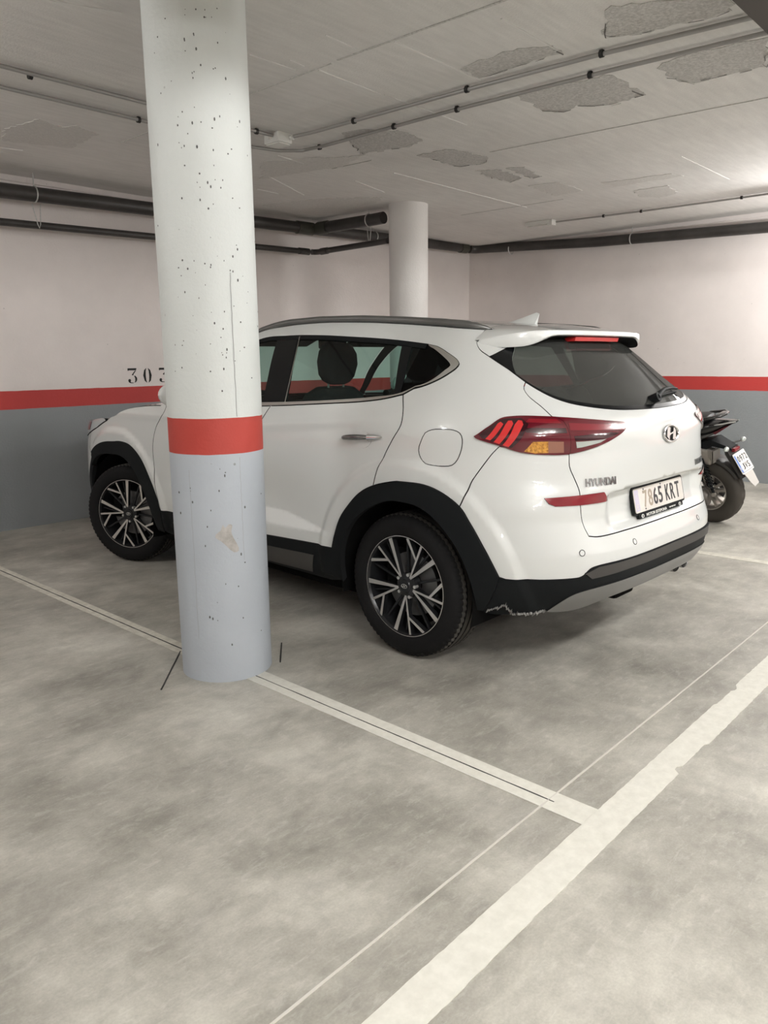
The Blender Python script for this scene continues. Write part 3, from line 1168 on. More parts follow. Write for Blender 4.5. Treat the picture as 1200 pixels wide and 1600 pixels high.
def panel(name, poly, m, parent, off=0.0, thick=.012, gap=.0025, h=.022, side=-1, both=False, creases=(), inner=None, sheet=False):
    """one body panel: outer skin, returned edge and inner skin. side -1 = driver's side as photographed, +1 = mirrored.
    both = the panel crosses the centre line (mirror joined)."""
    co, F = skin(inset(poly, gap), h, creases)
    u, z = co[:, 0], co[:, 1]
    uu = np.clip(u, -1.5999, 4.2699)
    P = pt3(uu, z, np.full(len(u), off))
    N = nrm(uu, z)
    cen = (np.abs(u + LB) < 2e-4) | (np.abs(u - 2.67 - LB) < 2e-4)
    P[cen, 0] = 0
    N[cen, 0] = 0
    N /= np.linalg.norm(N, axis=1, keepdims=True)
    # orientation: outer faces must agree with N
    f0 = F[len(F) // 2]
    fn = np.cross(P[f0[1]] - P[f0[0]], P[f0[2]] - P[f0[0]])
    if fn @ N[f0[0]] < 0:
        F = [tuple(reversed(f)) for f in F]
    V, FF, FM, LN = [], [], [], []

    def emit(P, N, F, flip):
        o_ = len(V)
        n = len(P)
        V.extend(P)
        if not sheet:
            Pi = P - N * thick
            V.extend(Pi)
        cnt = {}
        for f in F:
            for a, b_ in zip(f, f[1:] + f[:1]):
                cnt[(a, b_)] = 1
        for f in F:
            g = tuple(reversed(f)) if flip else f
            FF.append(tuple(i + o_ for i in g))
            FM.append(0)
            LN.extend([tuple(N[i]) for i in g])
        if sheet:
            return
        for f in F:
            g = f if flip else tuple(reversed(f))
            FF.append(tuple(i + o_ + n for i in g))
            FM.append(1)
            LN.extend([tuple(-N[i]) for i in g])
        for (a, b_) in cnt:
            if (b_, a) in cnt or (cen[a] and cen[b_]):
                continue
            e = P[b_] - P[a]
            rn = np.cross(e, N[a]) * (-1 if flip else 1)
            rn = rn / max(np.linalg.norm(rn), 1e-12)
            q = (b_, a, a + n, b_ + n)
            if flip:
                q = tuple(reversed(q))
            FF.append(tuple(i + o_ for i in q))
            FM.append(1)
            LN.extend([tuple(rn)] * 4)
    mir = np.array([-1., 1, 1])
    if both:
        emit(P, N, F, False)
        emit(P * mir, N * mir, F, True)
    elif side < 0:
        emit(P, N, F, False)
    else:
        emit(P * mir, N * mir, F, True)
    o_ = mesh_obj(name, V, FF, [m, inner or M_LINING], parent, FM, True, LN)
    return o_


SUV_ROT = math.radians(-1.0532)
suv = empty('suv', (0, 0, 0), SUV_ROT)
tag(suv, 'clean white five-door SUV parked nose-in towards the wall', 'car')

# ---- feature curves, (u,z) on the skin
ROOF = cr([(2.10, 1.118), (1.80, 1.360), (1.417, 1.562), (1.195, 1.592), (.924, 1.600), (.579, 1.590), (.258, 1.569), (-.05, 1.544), (-.329, 1.533), (-.53, 1.527)])
SEAM_HI = cr([(-.53, 1.527), (-.443, 1.493), (-.406, 1.467), (-.422, 1.441), (-.503, 1.406)])
SEAM_MID = [(-.503, 1.406), (-.639, 1.353), (-.743, 1.298)]
SEAM_LOW = cr([(-.743, 1.298), (-.704, 1.269), (-.713, 1.243), (-.772, 1.200), (-.817, 1.161)])
SPLIT = cr([(-.817, 1.161), (-.873, 1.139), (-.891, 1.111), (-.901, 1.076), (-.895, 1.008)])
UNDERLAMP = cr([(-.895, 1.008), (-.75, 1.020), (-.60, 1.03), (-.471, 1.040)])
BUMP = [(-.471, 1.040), (-.209, .779)]
ARCH = cr([(.452, .468), (.420, .556), (.378, .639), (.316, .711), (.241, .777), (.154, .818), (.045, .846), (-.016, .855), (-.074, .853), (-.132, .833), (-.209, .779), (-.285, .687), (-.351, .592), (-.393, .539), (-.430, .494)])


def cut(c, a, b_):
    """piece of a curve between the points nearest a and b"""
    A = np.array(c)
    i = int(np.argmin(np.hypot(A[:, 0] - a[0], A[:, 1] - a[1])))
    j = int(np.argmin(np.hypot(A[:, 0] - b_[0], A[:, 1] - b_[1])))
    return c[i:j + 1] if i <= j else list(reversed(c[j:i + 1]))


DOORREAR = cr([(.154, .818), (.141, .864), (.103, .957), (.056, 1.039), (.016, 1.108), (.022, 1.165), (.058, 1.239)])
DLO_TIP = cr([(.058, 1.239), (-.027, 1.284), (-.138, 1.331), (-.203, 1.359), (-.224, 1.375), (-.21, 1.391), (-.123, 1.424), (-.025, 1.454), (.043, 1.467)])
DLO_TOP = cr([(.043, 1.467), (.188, 1.483), (.339, 1.497), (.58, 1.513), (.842, 1.528), (1.117, 1.533), (1.363, 1.518), (1.70, 1.365), (2.0, 1.145)])
BELT = cr([(.058, 1.239), (.167, 1.217), (.30, 1.201), (.596, 1.181), (.929, 1.161), (1.30, 1.146), (2.0, 1.128)])
CHROME_IN = cr([(.024, 1.458), (-.14, 1.382), (-.155, 1.368), (-.12, 1.350), (.062, 1.250), (.225, 1.225), (.603, 1.196), (1.061, 1.174), (2.0, 1.141)])
BGAP = cr([(.985, 1.158), (1.03, 1.086), (1.10, .90), (1.12, .70), (1.10, .4435)])
FSEAM = cr([(2.025, 1.126), (2.04, 1.075), (2.125, .988), (2.168, .878), (2.171, .765), (2.148, .612), (2.108, .445)])
SILL = [(.452, .468), (.719, .459), (1.10, .4435), (2.108, .445)]
FARCH = cr([(2.108, .445), (2.142, .541), (2.216, .658), (2.312, .773), (2.438, .846), (2.556, .864), (2.673, .856), (2.793, .822), (2.905, .755), (2.99, .66), (3.06, .55), (3.10, .42)])

for sd in (-1, 1):
    # body side: cantrail, A and C pillar, rear quarter
    q = chain(ROOF, SEAM_HI, SEAM_MID, SEAM_LOW, SPLIT, UNDERLAMP, BUMP, rv(cut(ARCH, (.154, .818), (-.209, .779))), DOORREAR, DLO_TIP, DLO_TOP, [(2.0, 1.132), (2.04, 1.12)])
    bs = panel('body_side', q, M_PAINT, suv, side=sd, h=.024)
    # rear door
    belt_r = cut(BELT, (.058, 1.239), (.985, 1.158))
    q = chain(DOORREAR, belt_r, cut(BGAP, BGAP[0], BGAP[-1]), [(1.10, .4435), (.719, .459), (.452, .468)], cut(ARCH, (.452, .468), (.154, .818)))
    cre = [[(a, float(ledge(a)[k])) for a in np.linspace(.47, 1.09, 12)] for k in (0, 1)]
    rd = panel('rear_door', q, M_PAINT, suv, side=sd, creases=cre, h=.014)
    q = chain(cut(BELT, (.985, 1.158), (2.0, 1.128)), FSEAM, [(2.108, .445), (1.10, .4435)], rv(BGAP))
    cre = [[(a, float(ledge(a)[k])) for a in np.linspace(1.13, 2.07, 12)] for k in (0, 1)]
    fd = panel('front_door', q, M_PAINT, suv, side=sd, creases=cre, h=.024)
    # glass
    q = chain([(.10, 1.236), (.225, 1.215), (.603, 1.188), (.872, 1.178)], [(1.0, 1.528)], rv(cut(DLO_TOP, (.058, 1.467), (1.0, 1.53))), [(.075, 1.45)])
    g = panel('window', q, M_GLASS, rd, off=-.005, gap=0, side=sd, sheet=True, h=.05)
    q = chain(cut(CHROME_IN, (1.03, 1.174), (2.0, 1.141)), rv(cut(DLO_TOP, (1.19, 1.53), (2.0, 1.145))))
    g = panel('window', q, M_GLASS, fd, off=-.005, gap=0, side=sd, sheet=True, h=.05)
    q = chain([(.10, 1.236), (.062, 1.245)], cut(DLO_TIP, (-.027, 1.284), (.043, 1.467)), [(.075, 1.45)])
    g = panel('quarter_window', q, M_PRIVACY, bs, off=-.005, gap=0, side=sd, sheet=True, h=.03)
    # black pillar covers and the black run along the top of the glass
    q = chain([(.868, 1.176), (1.06, 1.172), (1.20, 1.532), (1.02, 1.532)])
    g = panel('pillar_cover', q, M_GLOSSBLACK, suv, off=-.001, thick=.016, gap=.001, side=sd, h=.03)
    g['label'] = 'glossy black pillar cover'
    q = chain([(.082, 1.245), (.118, 1.238), (.205, 1.484), (.135, 1.476)])
    panel('divider_bar', q, M_GLOSSBLACK, suv, off=-.001, thick=.01, gap=.0, side=sd, h=.03)
    top = cut(DLO_TOP, (.03, 1.467), (1.40, 1.51))
    q = chain([(a, b_ - .020) for a, b_ in top], rv(top))
    panel('window_seal', q, M_CLAD, suv, off=.001, thick=.01, gap=0, side=sd, h=.02)
    # chrome along the belt, widening at the rear corner
    tip = cut(DLO_TIP, (.058, 1.239), (.02, 1.463))
    q = chain(rv(BELT), tip, CHROME_IN)
    g = panel('window_chrome', q, M_SATIN, suv, off=.005, thick=.012, gap=.0012, side=sd, h=.012)
    g['label'] = 'satin chrome window surround'
    # thin bright line on the B pillar
    b = MB()
    P = pt3(np.array([.872, 1.005]), np.array([1.18, 1.525]), np.array([.002, .002]))
    P[:, 0] *= -sd
    b.tube(P, .003, 0, 6)
    b.build('pillar_line', M_SATIN, suv)
    # fender
    q = chain(rv(FSEAM), cr([(2.025, 1.126), (2.302, 1.112), (2.50, 1.088), (2.62, 1.055), (2.69, 1.022), (2.72, .995)]), cr([(2.72, .995), (2.84, .94), (3.0, .895)]), [(3.02, .78), (2.95, .715)], rv(cut(FARCH, FARCH[0], (2.95, .715))))
    ff = panel('front_fender', q, M_PAINT, suv, side=sd, h=.024)
    # wheel arch mouldings
    inr = cr([(.404, .300), (.388, .428), (.352, .534), (.288, .629), (.184, .706), (.072, .752), (-.01, .762), (-.05, .742), (-.106, .694), (-.186, .601), (-.250, .503), (-.303, .407), (-.352, .330)])
    q = chain(ARCH, [(-.43, .494), (-.395, .33)], rv(inr), [(.420, .295)])
    panel('arch_moulding', q, M_CLAD, suv, off=.010, thick=.03, gap=.001, side=sd, h=.018)
    finr = cr([(2.20, .30), (2.235, .44), (2.30, .56), (2.40, .68), (2.53, .755), (2.67, .77), (2.80, .735), (2.90, .655), (2.97, .55), (3.01, .44), (3.03, .32)])
    q = chain(FARCH, [(3.11, .32)], rv(finr), [(2.12, .30)])
    panel('arch_moulding', q, M_CLAD, suv, off=.008, thick=.03, gap=.001, side=sd, h=.02)
    # sill
    q = chain([(.452, .468), (.719, .459), (1.10, .4435), (2.108, .445), (2.12, .285), (1.057, .275), (.527, .272), (.425, .295)])
    panel('side_skirt', q, M_CLAD, suv, off=.004, thick=.03, gap=.001, side=sd, h=.03)
    q = chain([(.62, .400), (1.1, .385), (2.0, .385), (2.0, .30), (1.1, .29), (.66, .295)])
    panel('skirt_strip', q, M_CLAD_GREY, suv, off=.008, thick=.012, gap=.001, side=sd, h=.04)

    # fuel flap (driver's side only in the photo; an outline in the body side)
    if sd < 0:
        fl = cr([(-.054, 1.002), (-.055, 1.040), (-.060, 1.079), (-.085, 1.095), (-.134, 1.100), (-.188, 1.099), (-.224, 1.088), (-.248, 1.062), (-.264, 1.017), (-.247, .975), (-.218, .950), (-.178, .942), (-.130, .941), (-.085, .947), (-.064, .968)], closed=True)
        b = MB()
        A = np.array(fl)
        P = pt3(A[:, 0], A[:, 1], np.full(len(A), .0004))
        P = [Vector(v) for v in P]
        b.tube(P + P[:1], .0018, 0, 6, False)
        b.build('fuel_flap_gap', M_GROOVE, bs)
        panel('fuel_flap', fl, M_PAINT, bs, off=.0012, thick=.003, gap=.0025, side=sd, h=.02)
    # door handles
    for par, y0 in ((rd, .0), (fd, 1.07)):
        path, rad = [], []
        for t in np.linspace(0, 1, 15):
            uu = .376 - .172 * t + y0
            zz_ = 1.027 + .012 * t - y0 * .012
            o_ = .004 + .030 * math.sin(PI * min(1, t * 1.0)) ** .55
            p_ = pt3(np.array([uu]), np.array([zz_]), np.array([o_]))[0]
            path.append((p_[0] * -sd, p_[1], p_[2]))
            rad.append(.013 * (.55 + .45 * math.sin(PI * t) ** .4))
        b = MB()
        b.tube(path, rad, 1, 12)
        path2, rad2 = [], []
        for t in np.linspace(0, 1, 9):
            uu = .202 - .082 * t + y0
            p_ = pt3(np.array([uu]), np.array([1.038 + .006 * t - y0 * .012]), np.array([.010 - .006 * t]))[0]
            path2.append((p_[0] * -sd, p_[1], p_[2]))
            rad2.append(.016 * (1 - t) ** .55 + .002)
        b.tube(path2, rad2, 0, 12)
        hd = b.build('handle', [M_CHROME, M_LETTER], par)
        hd['label'] = 'chrome handle'
        cup = [(.262 + y0 + .072 * math.cos(t), 1.026 - y0 * .012 + .042 * math.sin(t)) for t in np.linspace(0, 2 * PI, 25)[:-1]]
        panel('handle_cup', cup, mat('cup_shade', (.55, .56, .555), .4, 0, .6) if False else M_PAINT, par, off=.0015, thick=.004, gap=0, side=sd, h=.02)

# ---- roof
RO = np.array([q for q in ROOF if q[0] < 1.43])
RP = pt3(RO[:, 0], RO[:, 1], np.zeros(len(RO)))
NT = 25
V, F = [], []
for i, e in enumerate(RP):
    y = e[1]
    bow = .10 * (1 - i / (len(RP) - 1)) + .10 * (i / (len(RP) - 1))
    for j in range(NT):
        t = 2 * j / (NT - 1) - 1
        V.append((e[0] * -t if False else e[0] * t, y + bow * (1 - t * t), e[2] + .042 * (1 - abs(t) ** 2.2)))
for i in range(len(RP) - 1):
    for j in range(NT - 1):
        F.append((i * NT + j, i * NT + j + 1, (i + 1) * NT + j + 1, (i + 1) * NT + j))
n0 = len(V)
V += [(v[0], v[1], v[2] - .02) for v in V]
F2 = [tuple(reversed([i + n0 for i in f])) for f in F]
roof = mesh_obj('roof', V, F + F2, [M_PAINT, M_LINING], suv, [0] * len(F) + [1] * len(F2))

# roof rails
for sd in (-1, 1):
    path, rad = [], []
    us = np.linspace(1.50, -.56, 46)
    zz_ = np.interp(us, [-.56, -.33, -.05, .258, .579, .924, 1.195, 1.417, 1.5], [1.526, 1.533, 1.544, 1.569, 1.590, 1.600, 1.594, 1.566, 1.535])
    P = pt3(us, zz_, np.zeros(len(us)))
    for k, p_ in enumerate(P):
        t = k / (len(P) - 1)
        en = min(1, t / .10, (1 - t) / .14)
        path.append(((p_[0] + .012) * -sd, p_[1], p_[2] + .004 + .014 * en ** .7))
        rad.append(.007 + .0105 * en ** .6)
    b = MB()
    b.tube(path, rad, 0, 12)
    rl = b.build('roof_rail', M_RAIL, suv)
    b = MB()
    q = path[-1]
    b.box((q[0], q[1] - .004, q[2] - .004), (.018, .03, .010), 0, None, .002)
    b.build('rail_end', M_CLAD, rl)

# ---- tailgate
TG_LOW = cr([(-.895, 1.008), (-.898, .958), (-.934, .908), (-.981, .853), (-1.055, .758), (-1.075, .694)]) + cr([(-1.089, .664), (-1.155, .657), (-1.403, .660), (-1.6, .660)])
WIN_LOW = cr([(-.503, 1.406), (-.639, 1.353), (-.743, 1.298), (-.873, 1.243), (-.973, 1.217), (-1.088, 1.200), (-1.332, 1.178), (-1.6, 1.168)])
WIN_TOP = cr([(-.521, 1.409), (-.80, 1.459), (-1.14, 1.485), (-1.6, 1.497)])
def tail_u(s_, z):
    c_ = (s_ / float(W_(z))) ** (float(NR_(z)) / 2)
    return -LB * math.acos(min(1, c_)) / (PI / 2)


CREASE_TG = [(tail_u(s_, .852 - .02 * min(1, max(0, (s_ - .2) / .3))), .852 - .02 * min(1, max(0, (s_ - .2) / .3))) for s_ in (.50, .45, .38, .30, .2, .12, .05, .004)]
q = chain(SEAM_LOW, SPLIT, TG_LOW, [(-1.6, .660), (-1.6, 1.168)], rv(cut(WIN_LOW, (-.743, 1.298), (-1.6, 1.168))))
tailgate = panel('tailgate', q, M_PAINT, suv, both=True, h=.018,
                 creases=[CREASE_TG, [(a, b_ - .014) for a, b_ in CREASE_TG]])
q = chain(cut(WIN_LOW, (-.70, 1.32), (-1.6, 1.168)), [(-1.6, 1.168), (-1.6, 1.497)], rv(cut(WIN_TOP, (-.80, 1.459), (-1.6, 1.497))), rv(cr([(-.690, 1.325), (-.693, 1.371), (-.711, 1.398), (-.751, 1.426), (-.80, 1.459)])))
rear_window = panel('rear_window', q, M_REARGLASS, tailgate, off=-.002, gap=.001, both=True, h=.03, sheet=True)
rear_window['label'] = 'dark tinted rear window'
frit = cut(WIN_LOW, (-.70, 1.32), (-1.6, 1.168))
q = chain(frit, [(-1.6, 1.168), (-1.6, 1.186)], rv([(a + .012 * (1 if a > -1.3 else 0), b_ + .017) for a, b_ in frit]))
panel('window_border', q, M_GLOSSBLACK, tailgate, off=-.001, thick=.008, gap=.0005, both=True, h=.02)
for sd in (-1, 1):
    q = chain(cut(WIN_LOW, (-.503, 1.406), (-.69, 1.325)), cr([(-.690, 1.325), (-.693, 1.371), (-.711, 1.398), (-.751, 1.426), (-.80, 1.459)]), rv(cut(WIN_TOP, (-.521, 1.409), (-.80, 1.459))))
    g = panel('side_garnish', q, M_GLOSSBLACK, tailgate, off=.003, thick=.012, gap=.001, side=sd, h=.02)
    q = chain(SEAM_HI, [(-.521, 1.409)], cut(WIN_TOP, (-.521, 1.409), (-1.05, 1.478)), [(-1.05, 1.50), (-.80, 1.515)])
    panel('spoiler_side', q, M_PAINT, tailgate, off=.001, gap=.002, side=sd, h=.02)

# spoiler
TRAIL_Y = pch([0, .2, .35, .45, .52, .57, .60, .63], [-.485, -.482, -.472, -.455, -.425, -.375, -.315, -.235])
TRAIL_Z = pch([0, .3, .5, .57, .63], [1.523, 1.522, 1.517, 1.507, 1.480])
WTOP_Y = pch([0, .35, .52, .60, .63], [-.395, -.385, -.35, -.29, -.225])
WTOP_Z = pch([0, .35, .52, .60, .63], [1.490, 1.478, 1.455, 1.45, 1.465])
ROOF_Y = pch([0, .3, .5, .56, .63], [-.112, -.145, -.195, -.214, -.205])
ROOF_Z = pch([0, .3, .5, .56, .63], [1.569, 1.559, 1.536, 1.526, 1.484])
ss = np.concatenate([-np.linspace(.63, .02, 30), [0], np.linspace(.02, .63, 30)])
V, F = [], []
for s_ in ss:
    a = abs(s_)
    y0, z0, y1, z1, y2, z2 = float(ROOF_Y(a)), float(ROOF_Z(a)), float(TRAIL_Y(a)), float(TRAIL_Z(a)), float(WTOP_Y(a)), float(WTOP_Z(a))
    th = .026 + (z1 - z2 - .026 + .004) * float(sstep(.36, .56, a))
    prof = []
    for t in np.linspace(0, 1, 9):
        zt = z0 + (z1 - z0) * t + .012 * math.sin(PI * t) * (1 - a / .7)
        prof.append((y0 + (y1 - y0) * t, zt))
    prof += [(y1 - .004, z1 - .006), (y1 - .004, z1 - th * .8), (y1 + .004, z1 - th), (y1 + .03, z1 - th - .001), (y2, z2), (y2 + .05, z2 + .012), (y0, z0 - .035)]
    V += [(s_, y, z) for y, z in prof]
n = len(prof)
for i in range(len(ss) - 1):
    for k in range(n):
        k2 = (k + 1) % n
        F.append((i * n + k, (i + 1) * n + k, (i + 1) * n + k2, i * n + k2))
F += [tuple(range(n)), tuple(reversed(range((len(ss) - 1) * n, len(ss) * n)))]
bm = MB()
bm.add(V, F, 0, True)
bm.M = [0 if (i % n) < 11 or i >= (len(ss) - 1) * n else 1 for i in range(len(F))]
spoiler = bm.build('spoiler', [M_PAINT, M_CLAD], tailgate)
b = MB()
for k, s0 in enumerate(np.linspace(-.21, .18, 14)):
    s1 = s0 + .03
    V = []
    for s_ in (s0, s1):
        y1, z1 = float(TRAIL_Y(abs(s_))), float(TRAIL_Z(abs(s_)))
        V += [(s_, y1 + .012, z1 - .030), (s_, y1 + .018, z1 - .048), (s_, y1 + .07, z1 - .050), (s_, y1 + .07, z1 - .030)]
    b.add(V, [(0, 1, 5, 4), (1, 2, 6, 5), (2, 3, 7, 6), (3, 0, 4, 7), (0, 3, 2, 1), (4, 5, 6, 7)])
bl = b.build('brake_light', M_REDBAR, tailgate)
bl['label'] = 'red high-level brake light under the spoiler'

# rear wiper
b = MB()
wp = []
for x, z, o_ in ((0, 1.198, .022), (.05, 1.207, .03), (.14, 1.222, .03), (.25, 1.228, .026), (.34, 1.226, .02)):
    u_ = -1.6 + 0
    n_ = NR_(z)
    c_ = (x / float(W_(z))) ** (float(n_) / 2)
    u_ = -LB * (math.acos(min(1, c_)) / (PI / 2))
    p_ = pt3(np.array([max(u_, -1.5995)]), np.array([z]), np.array([o_]))[0]
    wp.append((abs(p_[0]), p_[1], p_[2]))
b.tube(wp, [.018, .014, .010, .008, .006], 0, 10)
b.tube([(wp[0][0], wp[0][1] + .04, wp[0][2] - .02), (wp[0][0], wp[0][1] - .012, wp[0][2] + .004)], .022, 0, 14)
b.tube([(wp[1][0], wp[1][1] + .012, wp[1][2] - .012), (wp[4][0] + .02, wp[4][1] + .012, wp[4][2] - .014)], .006, 0, 8)
b.build('rear_wiper', M_CLAD, tailgate)


def rear_frame(x, z, off=0.0):
    """point and axes on the tail at lateral x: ex to the reader's right, ey up the surface, ez outward"""
    a = abs(x)
    n_ = float(NR_(z))
    c_ = (a / float(W_(z))) ** (n_ / 2)
    u_ = max(-LB * (math.acos(min(1, c_)) / (PI / 2)), -1.5995)
    p_ = pt3(np.array([u_]), np.array([z]), np.array([off]))[0]
    nn = nrm(np.array([u_]), np.array([z]))[0]
    sgn = 1 if x > 0 else -1
    if a < 1e-3:
        nn[0] = 0
    p_ = np.array([abs(p_[0]) * sgn, p_[1], p_[2]])
    nn = np.array([abs(nn[0]) * sgn, nn[1], nn[2]])
    nn /= np.linalg.norm(nn)
    ex = np.cross(np.array([0, 0, 1.]), nn)
    ex = ex / np.linalg.norm(ex)
    if ex[0] < 0:
        ex = -ex
    ey = np.cross(nn, ex)
    if ey[2] < 0:
        ey = -ey
    return p_, ex, ey, nn


def letters(name, s, x0, x1, z, hgt, m, parent, bold=.02, depth=.004):
    """chrome letters that follow the curve of the tailgate"""
    b_ = MB()
    V, F = text_mesh(s, 1.0, 1.0, 1.0, bold)
    out = []
    for v in V:
        x = x0 + (x1 - x0) * (v[0] + .5)
        p_, ex, ey, nn = rear_frame(x, z, .001)
        out.append(p_ + ey * v[1] * hgt + nn * v[2] * depth)
    b_.add(out, F)
    return b_.build(name, m, parent)


letters('brand_lettering', 'HYUNDAI', -.605, -.455, .886, .034, M_LETTER, tailgate, .03)
letters('model_lettering', 'TUCSON', .315, .475, .886, .030, M_LETTER, tailgate, .02)
# oval emblem with a slanted letter
p_, ex, ey, nn = rear_frame(0, 1.052, .002)
b = MB()
ring = [Vector(p_ + ex * .074 * math.cos(t) + ey * .0375 * math.sin(t) + nn * .004) for t in np.linspace(0, 2 * PI, 41)]
b.tube(ring, .0055, 0, 8, False)
HL = [[(-.050, -.012), (-.030, -.027), (-.006, .027), (-.026, .031), (-.040, .022)], [(.050, .012), (.030, .027), (.006, -.027), (.026, -.031), (.040, -.022)], [(-.022, -.008), (.0, -.002), (.022, -.002), (.022, .008), (.0, .003), (-.018, .003)]]
for poly in HL:
    b.prism(poly, p_ + nn * .001, ex, ey, nn, .006)
emb = b.build('emblem', M_CHROME, tailgate)
b = MB()
b.prism([(.072 * math.cos(t), .036 * math.sin(t)) for t in np.linspace(0, 2 * PI, 33)[:-1]], p_ - nn * .004, ex, ey, nn, .0055)
b.build('emblem_back', M_GLOSSBLACK, emb)

# number plate
pc = np.array([0, -.818, .7627])
tl = math.radians(12.59)
ex = np.array([1., 0, 0])
ey = np.array([0, math.sin(tl), math.cos(tl)])
ez = np.array([0, -math.cos(tl), math.sin(tl)])
b = MB()


def rrect(w, h, r, n=5):
    out = []
    for cx, cy, a0 in ((w / 2 - r, h / 2 - r, 0), (-w / 2 + r, h / 2 - r, PI / 2), (-w / 2 + r, -h / 2 + r, PI), (w / 2 - r, -h / 2 + r, 1.5 * PI)):
        out += [(cx + r * math.cos(a0 + PI / 2 * k / n), cy + r * math.sin(a0 + PI / 2 * k / n)) for k in range(n + 1)]
    return out


b.prism(rrect(.536, .128, .012), pc - ez * .012, ex, ey, ez, .014, 0)
b.prism(rrect(.47, .024, .006), pc - ez * .008 - ey * .071, ex, ey, ez, .012, 0)
b.prism(rrect(.518, .110, .010), pc, ex, ey, ez, .004, 1)
b.prism([(-.252, -.048), (-.214, -.048), (-.214, .048), (-.252, .048)], pc + ez * .003, ex, ey, ez, .0015, 2)
for ch, x, w, mi in (('7', -.150, .040, 4), ('8', -.098, .040, 4), ('6', -.046, .040, 3), ('5', .006, .040, 3), ('K', .084, .044, 3), ('R', .140, .044, 3), ('T', .196, .044, 3)):
    V, F = text_mesh(ch, w, .078, .0015, .012)
    b.add(place(V, pc + ez * .004 + ex * x, ex, ey, ez), F, mi)
V, F = text_mesh('E', .016, .022, .001)
b.add(place(V, pc + ez * .0045 + ex * -.233 - ey * .028, ex, ey, ez), F, 1)
for k in range(12):
    an = 2 * PI * k / 12
    b.prism([(-.233 + .012 * math.cos(an) + .002 * math.cos(t), .022 + .012 * math.sin(an) + .002 * math.sin(t)) for t in (0, 1.57, 3.14, 4.71)], pc + ez * .0045, ex, ey, ez, .0008, 1)
V, F = text_mesh('MOTOR ESTEPONA', .215, .014, .001, .02)
b.add(place(V, pc + ez * .004 - ey * .073 - ex * .055, ex, ey, ez), F, 5)
V, F = text_mesh('www', .075, .007, .001, .02)
b.add(place(V, pc + ez * .004 - ey * .073 + ex * .115, ex, ey, ez), F, 5)
for x in (-.20, .20):
    b.prism([(x + .013 * math.cos(t), -.073 + .009 * math.sin(t)) for t in np.linspace(0, 2 * PI, 17)[:-1]], pc + ez * .004, ex, ey, ez, .001, 5)
    V, F = text_mesh('H', .010, .011, .001, .03, .3)
    b.add(place(V, pc + ez * .005 - ey * .073 + ex * x, ex, ey, ez), F, 0)
for x, y in ((-.16, .045), (-.16, -.045), (.02, .048)):
    b.prism([(x + .004 * math.cos(t), y + .004 * math.sin(t)) for t in np.linspace(0, 2 * PI, 9)[:-1]], pc + ez * .004, ex, ey, ez, .0016, 3)
b.build('number_plate', [M_CLAD, M_PLATE, M_PLATEBLUE_FADED, M_PLATEINK, M_PLATEINK_FADED, M_WHITEPLASTIC], tailgate)

# ---- rear bumper
WHITE_BOT = [(-.43, .494), (-.47, .488), (-.685, .488), (-.93, .492)] + cr([(-.958, .493), (-.991, .501), (-1.04, .527), (-1.10, .537), (-1.372, .543), (-1.6, .545)])
q = chain(BUMP, cut(ARCH, (-.209, .779), (-.43, .494)), WHITE_BOT, [(-1.6, .545), (-1.6, .660)], rv(TG_LOW), UNDERLAMP)
bumper = panel('rear_bumper', q, M_PAINT, suv, both=True, h=.02)
SIL_TOP = cr([(-.815, .334), (-.861, .378), (-.933, .417), (-1.027, .435), (-1.378, .456), (-1.6, .458)])
q = chain(WHITE_BOT, [(-1.6, .545), (-1.6, .458)], rv(SIL_TOP), cr([(-.815, .334), (-.65, .33), (-.473, .316), (-.395, .318)]))
val = panel('rear_valance', q, M_CLAD, bumper, off=.003, thick=.02, gap=.001, both=True, h=.02)
val['label'] = 'black lower bumper'
q = chain([(-1.0, .512), (-1.10, .535), (-1.372, .541), (-1.6, .543), (-1.6, .503), (-1.35, .500), (-1.05, .486)])
panel('bumper_band', q, M_CLAD_GREY, bumper, off=.010, thick=.02, gap=.0, both=True, h=.02)
SIL_BOT = cr([(-.815, .330), (-.93, .325), (-1.05, .330), (-1.25, .370), (-1.43, .384), (-1.6, .386)])
q = chain(SIL_TOP, [(-1.6, .458), (-1.6, .386)], rv(SIL_BOT))
sk = panel('skid_plate', q, M_SILVER, bumper, off=.008, thick=.03, gap=.001, both=True, h=.015)
sk['label'] = 'silver skid plate'
for x, z in ((-.66, .600), (-.345, .605), (.345, .605), (.66, .600)):
    p_, ex, ey, nn = rear_frame(x, z, .001)
    b = MB()
    b.tube([Vector(p_ + ex * .013 * math.cos(t) + ey * .013 * math.sin(t)) for t in np.linspace(0, 2 * PI, 21)], .0013, 0, 6, False)
    ps = b.build('parking_sensor', M_CLAD, bumper)
    b = MB()
    b.prism([(.011 * math.cos(t), .011 * math.sin(t)) for t in np.linspace(0, 2 * PI, 17)[:-1]], p_ - nn * .003, ex, ey, nn, .0035)
    b.build('sensor_face', M_PAINT, ps)
